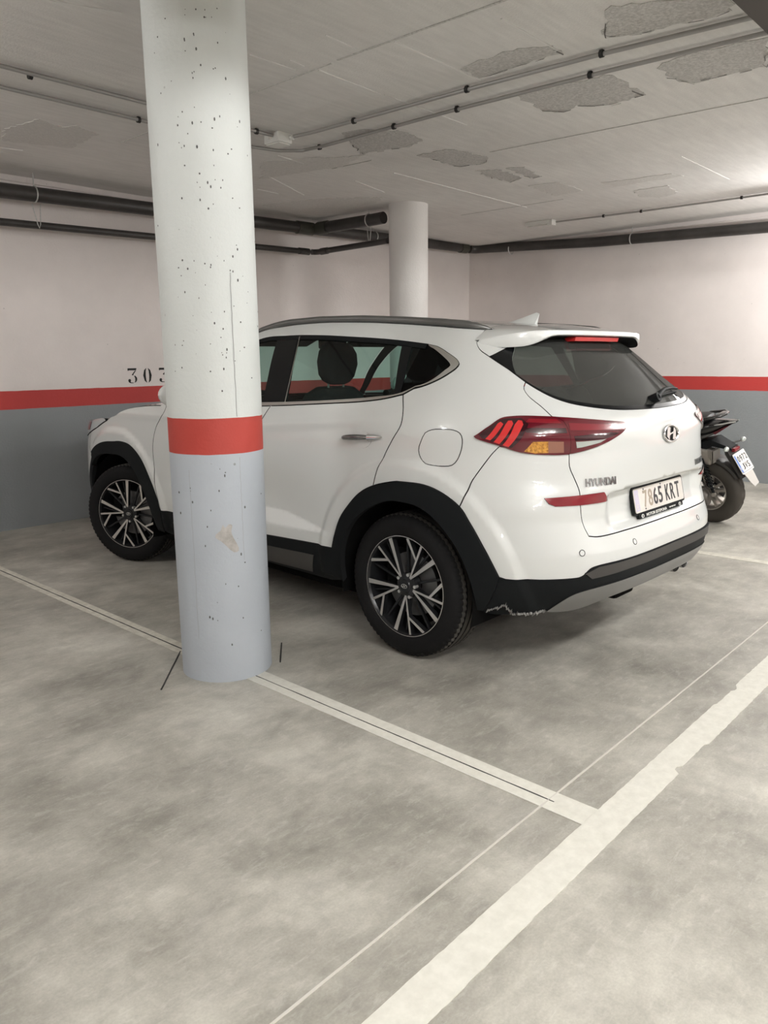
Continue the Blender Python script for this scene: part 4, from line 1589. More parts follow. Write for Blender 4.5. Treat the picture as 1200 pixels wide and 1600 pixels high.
# worn scrape on the black corner
b = MB()
us = np.concatenate([np.linspace(-.41, -.60, 50), np.linspace(-.604, -.80, 40)])
A = []
for u_ in us:
    zc = .375 - abs(u_ + .50) * .50 if u_ > -.595 else .336
    zc += random.gauss(0, .0035)
    w_ = max(.0006, random.gauss(.0010, .0022)) if u_ > -.595 else max(.0005, random.gauss(.0012, .0016))
    A += [(u_, zc - w_), (u_, zc + w_)]
A = np.array(A)
P = list(pt3(A[:, 0], A[:, 1], np.full(len(A), .0135))) + list(pt3(A[:, 0], A[:, 1], np.full(len(A), .001)))
n = len(A)
F = []
for i in range(0, n - 2, 2):
    F += [(i, i + 1, i + 3, i + 2), (i, i + 2, n + i + 2, n + i), (i + 1, n + i + 1, n + i + 3, i + 3)]
b.add(P, F)
b.build('scrape_marks', mat('scraped_plastic', (.30, .295, .28), .6), bumper)
for sd in (-1, 1):
    q = cr([(-.745, .831), (-.99, .838), (-1.166, .842)]) + [(-1.255, .800), (-1.038, .797), (-.838, .797), (-.785, .808)]
    rf = panel('reflector', q, M_REFLECT, bumper, off=.006, thick=.01, gap=0, side=sd, h=.02)
    rf['label'] = 'red rear reflector'
# exhaust and the underside
for x in (.46, .57):
    b = MB()
    prof_o = [(.034, 0), (.037, .004), (.037, .16), (.031, .16), (.031, .005)]
    b.lathe(prof_o, 0, 24, 'Z', True, True)
    b.V = [(x + v[0] * 1.25, -.735 + v[2], .298 + v[1] * .7) for v in b.V]
    ep = b.build('exhaust_pipe', M_LETTER, suv)
    b = MB()
    b.tube([(x, -.70, .298), (x, -.45, .298)], .022, 0, 14)
    b.build('pipe_inside', M_WELL, ep)
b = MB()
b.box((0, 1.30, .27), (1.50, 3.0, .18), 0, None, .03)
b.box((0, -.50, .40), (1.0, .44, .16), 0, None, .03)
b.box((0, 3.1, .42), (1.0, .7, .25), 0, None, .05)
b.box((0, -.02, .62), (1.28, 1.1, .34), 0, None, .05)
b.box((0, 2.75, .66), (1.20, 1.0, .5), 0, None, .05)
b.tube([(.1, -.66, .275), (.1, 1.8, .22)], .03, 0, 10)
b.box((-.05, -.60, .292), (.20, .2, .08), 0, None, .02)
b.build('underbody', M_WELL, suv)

# ---- tail lights
LAMP = cr([(-.372, 1.112), (-.466, 1.152), (-.554, 1.162), (-.817, 1.159), (-1.077, 1.145), (-1.315, 1.127)]) + cr([(-1.338, 1.120), (-1.340, 1.110), (-1.303, 1.089), (-1.192, 1.058), (-1.04, 1.027), (-.888, 1.007), (-.755, 1.006), (-.609, 1.015), (-.465, 1.043), (-.318, 1.070), (-.306, 1.078)])
L_OUT = cut(LAMP, (-.372, 1.112), (-.83, 1.159))
LA = np.array(LAMP)
split = cr([(-.835, 1.158), (-.878, 1.137), (-.894, 1.11), (-.903, 1.076), (-.897, 1.008)])
top_o = [q for q in LAMP[:len(LAMP) // 2 + 10] if q[0] > -.835 and q[1] > 1.09]
bot = [q for q in LAMP if q[1] < 1.09 and q[0] > -.897]
top_i = [q for q in LAMP if q[0] < -.835 and q[1] > 1.09]
bot_i = [q for q in LAMP if q[1] <= 1.09 and q[0] < -.897]
BARS = [[(-.378, 1.069), (-.409, 1.064), (-.482, 1.128), (-.466, 1.137), (-.447, 1.130)],
        [(-.430, 1.058), (-.467, 1.051), (-.543, 1.130), (-.538, 1.142), (-.515, 1.142), (-.495, 1.128)],
        [(-.487, 1.047), (-.525, 1.040), (-.606, 1.128), (-.602, 1.142), (-.578, 1.144), (-.553, 1.128)]]
for sd in (-1, 1):
    t = empty('tail_light', (0, 0, 0), 0, suv)
    if sd < 0:
        t['label'] = 'red tail light with three slanted bright bars and an amber section'
    q = chain(top_o, split, bot)
    panel('outer_lens', q, M_REDLENS, t, off=.008, thick=.016, gap=.0012, side=sd, h=.016, inner=M_REDDARK)
    q = chain(rv(split), top_i, bot_i)
    panel('inner_lens', q, M_REDLENS, t, off=.007, thick=.016, gap=.0016, side=sd, h=.016, inner=M_REDDARK)
    dark = chain(cr([(-.335, 1.086), (-.40, 1.118), (-.47, 1.146), (-.60, 1.152)]), [(-.640, 1.130), (-.590, 1.075), (-.545, 1.036), (-.465, 1.050), (-.36, 1.071)])
    panel('dark_section', dark, M_REDDARK, t, off=.0085, thick=.003, gap=0, side=sd, h=.016)
    for bp in BARS:
        panel('light_bar', bp, M_REDBAR, t, off=.0095, thick=.003, gap=0, side=sd, h=.016)
    panel('upper_bar', [(-.650, 1.150), (-.622, 1.136), (-.86, 1.130), (-.835, 1.146)], M_REFLECT, t, off=.0088, thick=.003, gap=0, side=sd, h=.016)
    panel('smoked_section', [(-.60, 1.115), (-.62, 1.097), (-.885, 1.094), (-.88, 1.112)], M_REDDARK, t, off=.0088, thick=.003, gap=0, side=sd, h=.016)
    panel('indicator', [(-.620, 1.022), (-.662, 1.062), (-.757, 1.064), (-.763, 1.016), (-.685, 1.014)], M_AMBER, t, off=.0095, thick=.003, gap=0, side=sd, h=.016)
    panel('indicator_dark', [(-.757, 1.064), (-.856, 1.062), (-.858, 1.016), (-.763, 1.016)], M_AMBERDARK, t, off=.0095, thick=.003, gap=0, side=sd, h=.016)
    panel('reversing_light', [(-.937, 1.060), (-.986, 1.060), (-1.150, 1.064), (-1.100, 1.052), (-.973, 1.036), (-.940, 1.034)], M_CLEAR, t, off=.0085, thick=.003, gap=0, side=sd, h=.016)
    panel('dark_strip', [(-.93, 1.082), (-1.20, 1.088), (-1.27, 1.084), (-1.15, 1.066), (-.935, 1.062)], M_REDDARK, t, off=.008, thick=.002, gap=0, side=sd, h=.016)
    panel('inner_bar', [(-.907, 1.132), (-.927, 1.131), (-1.309, 1.114), (-1.305, 1.096), (-.907, 1.103)], mat('mid_red', (.20, .010, .020), .2, 0, 1.0) if sd < 0 else D.materials['mid_red'], t, off=.0085, thick=.002, gap=0, side=sd, h=.016)

# ---- antenna fin
V, F = [], []
for t in np.linspace(0, 1, 13):
    z0 = 1.578 - .012 * t
    y = .075 - .19 * t
    hgt = .062 * (t ** 1.25) if t < .93 else .062 * (t ** 1.25) * (1 - (t - .93) * 3)
    w = .030 * math.sin(PI * min(1, .15 + t * .75)) ** .7
    V += [(-w, y, z0), (-w * .55, y - .01 * t, z0 + hgt * .55), (0, y - .02 * t, z0 + hgt + .004), (w * .55, y - .01 * t, z0 + hgt * .55), (w, y, z0)]
for i in range(12):
    for k in range(4):
        F.append((i * 5 + k, (i + 1) * 5 + k, (i + 1) * 5 + k + 1, i * 5 + k + 1))
F += [(0, 1, 2, 3, 4), (64, 63, 62, 61, 60)]
b = MB()
b.add(V, F, 0, True)
b.build('antenna_fin', M_PAINT, suv)

# ---- bonnet, screen, front end
def front_edge(y):
    z = float(np.interp(y, [2.0, 2.30, 2.50, 2.62, 2.72, 3.0, 3.3, 3.43], [1.125, 1.112, 1.088, 1.055, 1.01, .985, .968, .96]))
    us = np.linspace(2.0, 4.2695, 1200)
    s, yy = plan(us, np.full(1200, z))
    k = int(np.argmin(np.abs(yy - y) + (us < 2) * 9))
    return float(s[k]), z


ys = np.concatenate([np.linspace(2.03, 3.2, 26), np.linspace(3.23, float(YF_(.96)) - .004, 12)])
NT = 25
V, F = [], []
for y in ys:
    s, z = front_edge(y)
    for j in range(NT):
        t = 2 * j / (NT - 1) - 1
        crown = np.interp(y, [2.0, 3.0, 3.43], [.035, .045, .004])
        rib = .008 * math.exp(-((abs(t) - .62) / .06) ** 2) * (1 - sstep(3.0, 3.4, y))
        V.append((s * t * .985, y, z + .004 + crown * (1 - abs(t) ** 2.4) + float(rib)))
for i in range(len(ys) - 1):
    for j in range(NT - 1):
        F.append((i * NT + j, i * NT + j + 1, (i + 1) * NT + j + 1, (i + 1) * NT + j))
n0 = len(V)
V += [(v[0], v[1], v[2] - .015) for v in V]
F2 = [tuple(reversed([i + n0 for i in f])) for f in F]
mesh_obj('bonnet', V, F + F2, [M_PAINT, M_LINING], suv, [0] * len(F) + [1] * len(F2))
AP = np.array([q for q in ROOF if q[0] > 1.40])
PP = pt3(AP[:, 0], AP[:, 1], np.zeros(len(AP)))
V, F = [], []
for e in PP:
    for j in range(NT):
        t = 2 * j / (NT - 1) - 1
        V.append((e[0] * t * .99, e[1] + .16 * (1 - t * t), e[2] + .03 * (1 - t * t)))
for i in range(len(PP) - 1):
    for j in range(NT - 1):
        F.append((i * NT + j, i * NT + j + 1, (i + 1) * NT + j + 1, (i + 1) * NT + j))
mesh_obj('windshield', V, F, M_GLASS_FRONT, suv)
q = chain([(3.0, .895), (3.17, .858), (3.45, .850), (3.80, .872), (3.88, .955), (4.27, .962), (4.27, .25), (3.45, .24), (3.12, .30), (3.10, .42)], rv(cut(FARCH, (2.95, .715), (3.10, .42))), [(3.02, .78)])
fb = panel('front_bumper', q, M_PAINT, suv, both=True, h=.03)
q = chain([(3.78, .84), (3.86, .90), (4.27, .905), (4.27, .55), (3.95, .56), (3.84, .66)])
panel('grille', q, M_GLOSSBLACK, fb, off=.006, thick=.03, gap=0, both=True, h=.03)
for k in range(4):
    zz_ = .62 + .07 * k
    panel('grille_bar', [(3.86, zz_), (4.27, zz_), (4.27, zz_ + .014), (3.86, zz_ + .014)], M_SATIN, fb, off=.014, thick=.01, gap=0, both=True, h=.03)
q = chain([(3.30, .40), (3.7, .44), (4.27, .45), (4.27, .27), (3.6, .27)])
panel('lower_intake', q, M_CLAD, fb, off=.006, thick=.03, gap=0, both=True, h=.03)
for sd in (-1, 1):
    q = cr([(2.725, .995), (2.74, 1.008), (2.99, .984), (3.40, .967), (3.86, .953)]) + cr([(3.80, .876), (3.45, .852), (3.17, .860), (3.0, .897), (2.84, .940)])
    hl = panel('headlight', q, M_FROST, suv, off=.006, thick=.03, gap=.001, side=sd, h=.025)
    panel('side_marker', [(2.99, .975), (3.12, .965), (3.14, .905), (3.01, .915)], M_FRONTRED, hl, off=.009, thick=.006, gap=0, side=sd, h=.025)
    # door mirror
    mr = empty('door_mirror', (0, 0, 0), 0, suv)
    b = MB()
    bm = bmesh.new()
    bmesh.ops.create_uvsphere(bm, u_segments=20, v_segments=12, radius=1)
    V = [(sd * (1.0 + v.co.x * .105), 1.715 + v.co.y * .085 * (1 if v.co.y > 0 else .35), 1.205 + v.co.z * .072) for v in bm.verts]
    bm.verts.index_update()
    F = [[v.index for v in f.verts] for f in bm.faces]
    bm.free()
    b.add(V, F, 0, True)
    b.build('mirror_shell', M_PAINT, mr)
    b = MB()
    b.tube([(sd * .86, 1.76, 1.135), (sd * .92, 1.76, 1.145), (sd * .96, 1.75, 1.17)], [.035, .028, .03], 0, 12)
    b.build('mirror_foot', M_CLAD, mr)
    b = MB()
    b.prism([(.085 * math.cos(t), .055 * math.sin(t)) for t in np.linspace(0, 2 * PI, 25)[:-1]], (sd * 1.0, 1.707, 1.205), (1, 0, 0), (0, 0, 1), (0, -1, 0), .004)
    b.build('mirror_glass', mat('mirror_silver', (.5, .55, .55), .05, 1.0) if sd < 0 else D.materials['mirror_silver'], mr)

# ---- wheel wells
for sd in (-1, 1):
    for yc in (0, 2.67):
        b = MB()
        V, F = [], []
        R0 = .415 if yc == 0 else .425
        N_ = 28
        for i in range(N_ + 1):
            a = -.25 + (PI + .5) * i / N_
            for x in (.60, .905):
                V.append((sd * x, yc + R0 * math.cos(a), .345 + R0 * math.sin(a)))
        for i in range(N_):
            F.append((2 * i, 2 * i + 1, 2 * i + 3, 2 * i + 2))
        V.append((sd * .60, yc, .345))
        for i in range(N_):
            F.append((2 * i, 2 * i + 2, len(V) - 1))
        b.add(V, F, 0, True)
        b.build('wheel_well', M_WELL, suv)

# ---- wheels
def wheel(x, y, sd, steer, phase):
    w = empty('wheel', (x, y, .348), 0, suv)
    # local: outward = -x for the photographed side
    o = -1 if sd < 0 else 1
    Rt, Wd = .348, .112
    b = MB()
    prof = [(.236, -Wd * .82), (.246, -Wd * .92), (.262, -Wd), (.290, -Wd * 1.03), (.318, -Wd * .97), (.335, -Wd * .86), (.3435, -Wd * .72),
            (.3465, -.066), (.3465, -.061), (.3385, -.060), (.3385, -.053), (.347, -.052), (.348, -.026), (.340, -.025), (.340, -.017), (.348, -.016),
            (.348, .016), (.340, .017), (.340, .025), (.348, .026), (.347, .052), (.3385, .053), (.3385, .060), (.3465, .061), (.3465, .066),
            (.3435, Wd * .72), (.335, Wd * .86), (.318, Wd * .97), (.290, Wd * 1.03), (.262, Wd), (.246, Wd * .92), (.236, Wd * .82)]
    seg = 216
    V, F = [], []
    for i, (r, hx) in enumerate(prof):
        for k in range(seg):
            a = 2 * PI * (k + .35 * (abs(hx) > .066) * 0) / seg
            rr = r
            if r > .330 and abs(hx) > .060 and (k % 3 == 0):
                rr = r - .006
            elif r > .345 and .028 < abs(hx) < .051 and (k % 3 == 1):
                rr = r - .003
            V.append((hx * o * -1 if False else hx, rr * math.cos(a), rr * math.sin(a)))
    for i in range(len(prof) - 1):
        for k in range(seg):
            k2 = (k + 1) % seg
            F.append((i * seg + k, i * seg + k2, (i + 1) * seg + k2, (i + 1) * seg + k))
    b.add(V, F, 0, True)
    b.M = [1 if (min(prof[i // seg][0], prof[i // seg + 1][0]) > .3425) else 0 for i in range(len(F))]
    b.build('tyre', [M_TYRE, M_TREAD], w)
    # rim barrel and lip
    f_ = o * .094          # outer face of the spokes
    b = MB()
    lip = [(.2445, o * .092), (.2445, o * .1000), (.2405, o * .1005), (.238, o * .098), (.231, o * .086)]
    b.lathe(lip[:3], 0, 72, 'X', True)
    b.lathe(lip[2:], 1, 72, 'X', True)
    b.lathe([(.231, o * .088), (.222, o * .05), (.205, -o * .02), (.205, -o * .09), (.236, -o * .1)], 1, 60, 'X', True)
    rim = b.build('rim', [M_ALLOY, M_RIMDARK], w)

    def sp(poly, face, depth, mats_first=0):
        """spoke: face polygon in polar (r, angle deg) with domed inner end, dark flanks"""
        V, n = [], len(poly)
        for r, a in poly:
            a = math.radians(a) + math.radians(phase)
            bulge = -.012 * (1 - min(1, abs(r) / .23)) ** 1 + .0
            V.append((face + o * bulge, -math.cos(a) * r, math.sin(a) * r))
        for r, a in poly:
            a = math.radians(a) + math.radians(phase)
            V.append((face - o * depth, -math.cos(a) * r, math.sin(a) * r))
        return V, [tuple(range(n))], [tuple(range(n, 2 * n))] + [(i, (i + 1) % n, n + (i + 1) % n, n + i) for i in range(n)]

    def bar(p0, p1, w0, w1):
        """polygon of a tapered bar between polar points, as polar points"""
        (r0, a0), (r1, a1) = p0, p1
        A = Vector((r0 * math.cos(math.radians(a0)), r0 * math.sin(math.radians(a0))))
        B_ = Vector((r1 * math.cos(math.radians(a1)), r1 * math.sin(math.radians(a1))))
        d = (B_ - A).normalized()
        n_ = Vector((-d.y, d.x))
        out = [A + n_ * w0 / 2, A - n_ * w0 / 2, B_ - n_ * w1 / 2, B_ + n_ * w1 / 2]
        return [(q.length, math.degrees(math.atan2(q.y, q.x))) for q in out]
    for k in range(5):
        th = 40 + 72 * k
        b = MB()
        for poly, dp in ((bar((.048, th + 14), (.236, th), .010, .024), .03), (bar((.048, th + 16), (.236, th + 23), .009, .0125), .03), (bar((.150, th + 21), (.236, th + 45), .011, .016), .03)):
            V, fa, fb_ = sp(poly, f_, dp)
            b.add(V, fa, 0)
            b.add(V, fb_, 1)
        b.build('spoke', [M_ALLOY, M_RIMDARK], w)
        b = MB()
        for poly in (bar((.05, th + 52), (.232, th + 50), .012, .010), bar((.05, th + 30), (.23, th + 12), .012, .008)):
            V, fa, fb_ = sp(poly, f_ - o * .022, .02)
            b.add(V, fa + fb_, 0)
        b.build('inner_spoke', M_RIMDARK, w)
    b = MB()
    b.lathe([(.0, f_ + o * .000), (.030, f_ - o * .001), (.033, f_ - o * .006), (.058, f_ - o * .014), (.064, f_ - o * .05), (0, f_ - o * .06)], 0, 36, 'X', True)
    hub = b.build('hub', M_RIMDARK, w)
    for k in range(5):
        a = math.radians(40 + 72 * k + phase + 36)
        b = MB()
        b.tube([(f_ - o * .03, -math.cos(a) * .056, math.sin(a) * .056), (f_ - o * .008, -math.cos(a) * .056, math.sin(a) * .056)], .0085, 0, 6)
        b.build('wheel_bolt', M_STEEL, w)
    b = MB()
    ring = [Vector((f_ + o * .001, -.017 * math.cos(t), .0095 * math.sin(t))) for t in np.linspace(0, 2 * PI, 25)]
    b.tube(ring, .0016, 0, 6, False)
    V, F = text_mesh('H', .018, .013, .002, .02, .35)
    b.add(place(V, (f_ + o * .000, 0, 0), (0, -1 if o < 0 else 1, 0), (0, 0, 1), (o, 0, 0)), F)
    b.build('hub_emblem', M_STEEL, w)
    b = MB()
    b.lathe([(.06, o * .035), (.155, o * .035), (.155, o * .012), (.06, o * .012)], 0, 48, 'X', True, True)
    b.build('brake_disc', M_DISC, w)
    b = MB()
    b.lathe([(.0, -o * .02), (.20, -o * .02)], 0, 30, 'X')
    b.box((o * .03, .12, .03), (.05, .06, .13), 0, None, .01)
    b.build('brake_backing', M_WELL, w)
    w.rotation_euler = (0, 0, steer)
    return w


XW = .905 - .112
wheel(-XW, 0, -1, 0, 0)
wheel(XW, 0, 1, 0, 10)
wheel(-XW, 2.665, -1, math.radians(25), -24)
wheel(XW, 2.665, 1, math.radians(25), 5)

# mud flap ahead of the rear wheel and one behind the front wheel
# ---- cabin
def cushion(name, secs, m, parent):
    """loft of rounded rectangles: (centre, half width, half depth, up-axis tilt)"""
    V, F = [], []
    N_ = 20
    for (c, hw, hd, tilt) in secs:
        for k in range(N_):
            a = 2 * PI * k / N_
            ca, sa = math.cos(a), math.sin(a)
            x = hw * (abs(ca) ** .55) * (1 if ca > 0 else -1)
            y = hd * (abs(sa) ** .55) * (1 if sa > 0 else -1)
            V.append((c[0] + x, c[1] + y * math.cos(tilt), c[2] + y * math.sin(tilt)))
    for i in range(len(secs) - 1):
        for k in range(N_):
            k2 = (k + 1) % N_
            F.append((i * N_ + k, i * N_ + k2, (i + 1) * N_ + k2, (i + 1) * N_ + k))
    F += [tuple(reversed(range(N_))), tuple(range((len(secs) - 1) * N_, len(secs) * N_))]
    b_ = MB()
    b_.add(V, F, 0, True)
    return b_.build(name, m, parent)


def seat(x, y):
    s_ = empty('seat', (x, y, 0), 0, suv)
    cushion('seat_base', [((0, .25, .62), .25, .25, 0), ((0, .25, .70), .26, .27, 0), ((0, .25, .76), .25, .26, 0), ((0, .25, .78), .20, .2, 0)], M_SEAT, s_)
    cushion('backrest', [((0, .02, .72), .24, .09, .2), ((0, -.05, .90), .26, .09, .2), ((0, -.12, 1.10), .25, .075, .2), ((0, -.15, 1.20), .21, .06, .2), ((0, -.16, 1.24), .14, .04, .2)], M_SEAT, s_)
    cushion('headrest', [((0, -.160, 1.262), .06, .03, .2), ((0, -.163, 1.277), .09, .045, .2), ((0, -.168, 1.31), .118, .055, .2), ((0, -.178, 1.38), .135, .06, .2), ((0, -.184, 1.44), .126, .055, .2), ((0, -.186, 1.475), .10, .045, .2), ((0, -.186, 1.492), .06, .03, .2)], M_SEAT, s_)
    for d in (-.06, .06):
        b_ = MB()
        b_.tube([(d, -.16, 1.24), (d, -.168, 1.33)], .006, 0, 8)
        b_.build('headrest_post', M_STEEL, s_)
    return s_


seat(-.37, 1.16)
seat(.37, 1.16)
cushion('rear_bench', [((0, .42, .60), .62, .26, 0), ((0, .42, .74), .64, .27, 0), ((0, .42, .77), .58, .22, 0)], M_SEAT, suv)
cushion('rear_backrest', [((0, .17, .70), .62, .08, .2), ((0, .06, .98), .62, .08, .2), ((0, .02, 1.10), .58, .06, .2), ((0, .015, 1.125), .5, .04, .2)], M_SEAT, suv)
for x in (-.38, 0, .38):
    cushion('rear_headrest', [((x, .0, 1.12), .10, .035, .2), ((x, -.005, 1.17), .125, .05, .2), ((x, -.012, 1.215), .12, .045, .2), ((x, -.014, 1.23), .08, .03, .2)], M_SEAT, suv)
b = MB()
b.box((0, 1.05, .44), (1.56, 2.3, .12), 0)
b.box((0, -.30, .72), (1.2, .62, .06), 0, None, .02)
b.build('cabin_floor', M_LINING, suv)
cushion('dashboard', [((0, 2.0, .80), .76, .20, 0), ((0, 1.98, 1.02), .78, .22, 0), ((0, 2.02, 1.09), .74, .18, 0), ((0, 2.04, 1.105), .6, .12, 0)], M_LINING, suv)
b = MB()
ring = [Vector((-.37 + .18 * math.cos(t), 1.66 + .18 * math.sin(t) * .4, 1.03 + .18 * math.sin(t) * .92)) for t in np.linspace(0, 2 * PI, 33)]
b.tube(ring, .016, 0, 10, False)
b.box((-.37, 1.67, 1.03), (.14, .05, .12), 0, Matrix.Rotation(-.4, 4, 'X'), .02)
b.tube([(-.37, 1.68, 1.03), (-.37, 1.86, .98)], .03, 0, 10)
b.build('steering_wheel', M_LINING, suv)
b = MB()
b.box((0, 1.42, 1.50), (.24, .02, .065), 0, None, .012)
b.tube([(0, 1.44, 1.51), (0, 1.52, 1.565)], .012, 0, 8)
b.build('interior_mirror', M_LINING, suv)
for x in (-.36, .36):
    b = MB()
    b.box((x, 1.42, 1.515), (.40, .16, .015), 0, Matrix.Rotation(-.35, 4, 'X'), .005)
    b.build('sun_visor', M_LINING, suv)


# rubbed scuff on the near column
SC_P = [(-.025, -.02), (.0, -.045), (.03, -.075), (.052, -.070), (.045, -.04), (.03, -.01), (.022, .02), (.028, .045), (.012, .05), (-.002, .035), (-.012, .05), (-.022, .025), (-.042, .01), (-.045, -.005)]
co, F = skin(densify(cr(SC_P, closed=True), .012), .012)
V = [on_col(AF + .10 + a / COLR, .665 + h, .0022) for a, h in co] + [on_col(AF + .10 + a / COLR, .665 + h, -.003) for a, h in co]
n = len(co)
b = MB()
b.add(V, F + [tuple(reversed([i + n for i in f])) for f in F], 0, True)
o = b.build('rubbed_scuff', mat_speckle('scuff_grey', (.36, .345, .32), (.54, .52, .50), 18, 0.8), col_a)
o.location = (-COLX, -COLY, 0)


# ================================================================== the scooter beside the car
sc = empty('scooter', (3.17, .035, 0))
sc.rotation_euler = (0, math.radians(-12), math.radians(-6))
tag(sc, 'black scooter leaning on its stand beyond the white car', 'scooter')


def loft(name, secs, m, parent, n=24, p=.7):
    """secs: (y, z, half width, half height, shear) superellipse sections across the length"""
    V, F = [], []
    for (y, z, hw, hh) in secs:
        for k in range(n):
            a = 2 * PI * k / n
            ca, sa = math.cos(a), math.sin(a)
            V.append((hw * abs(ca) ** p * (1 if ca > 0 else -1), y, z + hh * abs(sa) ** p * (1 if sa > 0 else -1)))
    for i in range(len(secs) - 1):
        for k in range(n):
            k2 = (k + 1) % n
            F.append((i * n + k, (i + 1) * n + k, (i + 1) * n + k2, i * n + k2))
    F += [tuple(range(n)), tuple(reversed(range((len(secs) - 1) * n, len(secs) * n)))]
    b_ = MB()
    b_.add(V, F, 0, True)
    return b_.build(name, m, parent)


def scooter_wheel(y, r, w, parent):
    e = empty('wheel', (0, y, r), 0, parent)
    b_ = MB()
    seg = 96
    prof = [(r - .125, -w * .8), (r - .105, -w), (r - .05, -w * 1.02), (r - .022, -w * .86), (r - .006, -w * .55), (r - .001, -.012), (r - .006, -.006), (r - .006, .006), (r - .001, .012),
            (r - .006, w * .55), (r - .022, w * .86), (r - .05, w * 1.02), (r - .105, w), (r - .125, w * .8)]
    V, F = [], []
    for (rr, hx) in prof:
        for k in range(seg):
            kk = (k + int(abs(hx) * 60)) % 6
            q = rr - (.006 if (kk == 0 and rr > r - .03 and abs(hx) > .008) else 0)
            V.append((hx, q * math.cos(2 * PI * k / seg), q * math.sin(2 * PI * k / seg)))
    for i in range(len(prof) - 1):
        for k in range(seg):
            k2 = (k + 1) % seg
            F.append((i * seg + k, i * seg + k2, (i + 1) * seg + k2, (i + 1) * seg + k))
    b_.add(V, F, 0, True)
    b_.build('tyre', M_TYRE_BROWN, e)
    b_ = MB()
    b_.lathe([(r - .120, -w * .82), (r - .132, -w * .8), (r - .145, -w * .3), (r - .145, w * .3), (r - .132, w * .8), (r - .120, w * .82)], 0, 60, 'X')
    b_.lathe([(0, -.05), (.035, -.05), (.05, -.03), (.05, .03), (.035, .05), (0, .05)], 0, 30, 'X')
    for k in range(5):
        a = 2 * PI * k / 5 + .25
        d = Vector((0, math.cos(a), math.sin(a)))
        t = Vector((0, -math.sin(a), math.cos(a)))
        for s_ in (-1, 1):
            A0, A1 = d * .04 + t * s_ * .012, d * (r - .135) + t * s_ * .034
            V = []
            for q, ww in ((A0, .010), (A1, .012)):
                for x_ in (-.034, .02):
                    V += [Vector((x_, 0, 0)) + q - t * ww, Vector((x_, 0, 0)) + q + t * ww]
            b_.add(V, [(0, 1, 5, 4), (2, 6, 7, 3), (0, 4, 6, 2), (1, 3, 7, 5), (0, 2, 3, 1), (4, 5, 7, 6)])
    b_.build('rim', M_CAST, e)
    b_ = MB()
    b_.lathe([(.06, .045), (.11, .045), (.11, .05), (.06, .05)], 0, 40, 'X', True, True)
    b_.build('brake_disc', M_DISC, e)
    return e


scooter_wheel(0, .285, .066, sc)
scooter_wheel(1.42, .285, .056, sc)
loft('tail_cowl', [(-.235, .900, .030, .006), (-.17, .887, .06, .022), (-.07, .860, .10, .045), (.12, .815, .135, .075), (.30, .765, .155, .105), (.50, .70, .165, .12), (.70, .60, .15, .12), (.86, .45, .12, .09)], M_SCOOT, sc, 28, .8)
loft('side_panel', [(-.10, .812, .02, .006), (.0, .782, .115, .020), (.16, .715, .150, .05), (.36, .640, .165, .075), (.55, .56, .165, .085), (.75, .46, .15, .06)], M_SCOOTGREY, sc, 24, .75)
loft('seat', [(-.035, .925, .05, .010), (-.02, .925, .09, .025), (.04, .918, .12, .036), (.22, .895, .14, .045), (.40, .865, .145, .05), (.48, .815, .145, .05), (.66, .795, .12, .045), (.82, .785, .08, .03), (.86, .78, .05, .015)], M_SCOOTSEAT, sc, 24, .8)
b = MB()
for s_ in (-1, 1):
    b.tube([(s_ * .125, .16, .87), (s_ * .13, .04, .93), (s_ * .11, -.09, .952), (s_ * .06, -.135, .956), (0, -.145, .957)], .0125, 0, 12)
b.box((0, -.115, .955), (.15, .05, .018), 0, None, .006)
b.build('grab_rail', M_SCOOT, sc)
for s_ in (-1, 1):
    b = MB()
    b.tube([(s_ * .120, .12, .842), (s_ * .095, -.04, .872), (s_ * .06, -.17, .895), (s_ * .028, -.238, .905)], [.004, .006, .006, .004], 0, 8)
    st = b.build('tail_trim', M_STEEL, sc)
b = MB()
V = [(x, y, z) for x in (-.075, .075) for y, z in ((-.175, .872), (-.205, .882), (-.09, .80), (-.07, .815))]
b.add(V, [(0, 1, 2, 3), (7, 6, 5, 4), (0, 4, 5, 1), (1, 5, 6, 2), (2, 6, 7, 3), (3, 7, 4, 0)])
tlm = b.build('tail_lamp', M_REDLENS, sc)
tlm['label'] = 'red tail lamp'
# rear mudguard carrier
b = MB()
V = [(x * w_, y, z) for (y, z, w_) in ((.14, .70, .11), (-.06, .755, .085), (-.205, .690, .055), (-.215, .672, .055), (-.07, .70, .085), (.14, .60, .11)) for x in (-1, 1)]
F = [(2 * i, 2 * i + 1, (2 * i + 3) % 12, (2 * i + 2) % 12) for i in range(6)] + [(0, 2, 4, 6, 8, 10), (11, 9, 7, 5, 3, 1)]
b.add(V, F)
b.build('mudguard', M_CLAD, sc)
b = MB()
V = [(x * w_, y, z) for (y, z, w_) in ((-.16, .690, .08), (-.195, .680, .095), (-.305, .445, .075), (-.290, .437, .075), (-.17, .64, .08)) for x in (-1, 1)]
F = [(2 * i, 2 * i + 1, (2 * i + 3) % 10, (2 * i + 2) % 10) for i in range(5)] + [(0, 2, 4, 6, 8), (9, 7, 5, 3, 1)]
b.add(V, F)
b.build('plate_bracket', M_SCOOTGREY, sc)
for s_ in (-1, 1):
    b = MB()
    b.tube([(s_ * .06, -.17, .70), (s_ * .125, -.205, .705)], .009, 0, 8)
    ia = b.build('indicator', M_SCOOT, sc)
    b = MB()
    V, F = [], []
    bm = bmesh.new()
    bmesh.ops.create_uvsphere(bm, u_segments=14, v_segments=8, radius=1)
    bm.verts.index_update()
    V = [(s_ * .15 + v.co.x * .034, -.215 + v.co.y * .02, .708 + v.co.z * .02) for v in bm.verts]
    F = [[v.index for v in f.verts] for f in bm.faces]
    bm.free()
    b.add(V, F, 0, True)
    b.build('indicator_lens', M_CLEAR, ia)
b = MB()
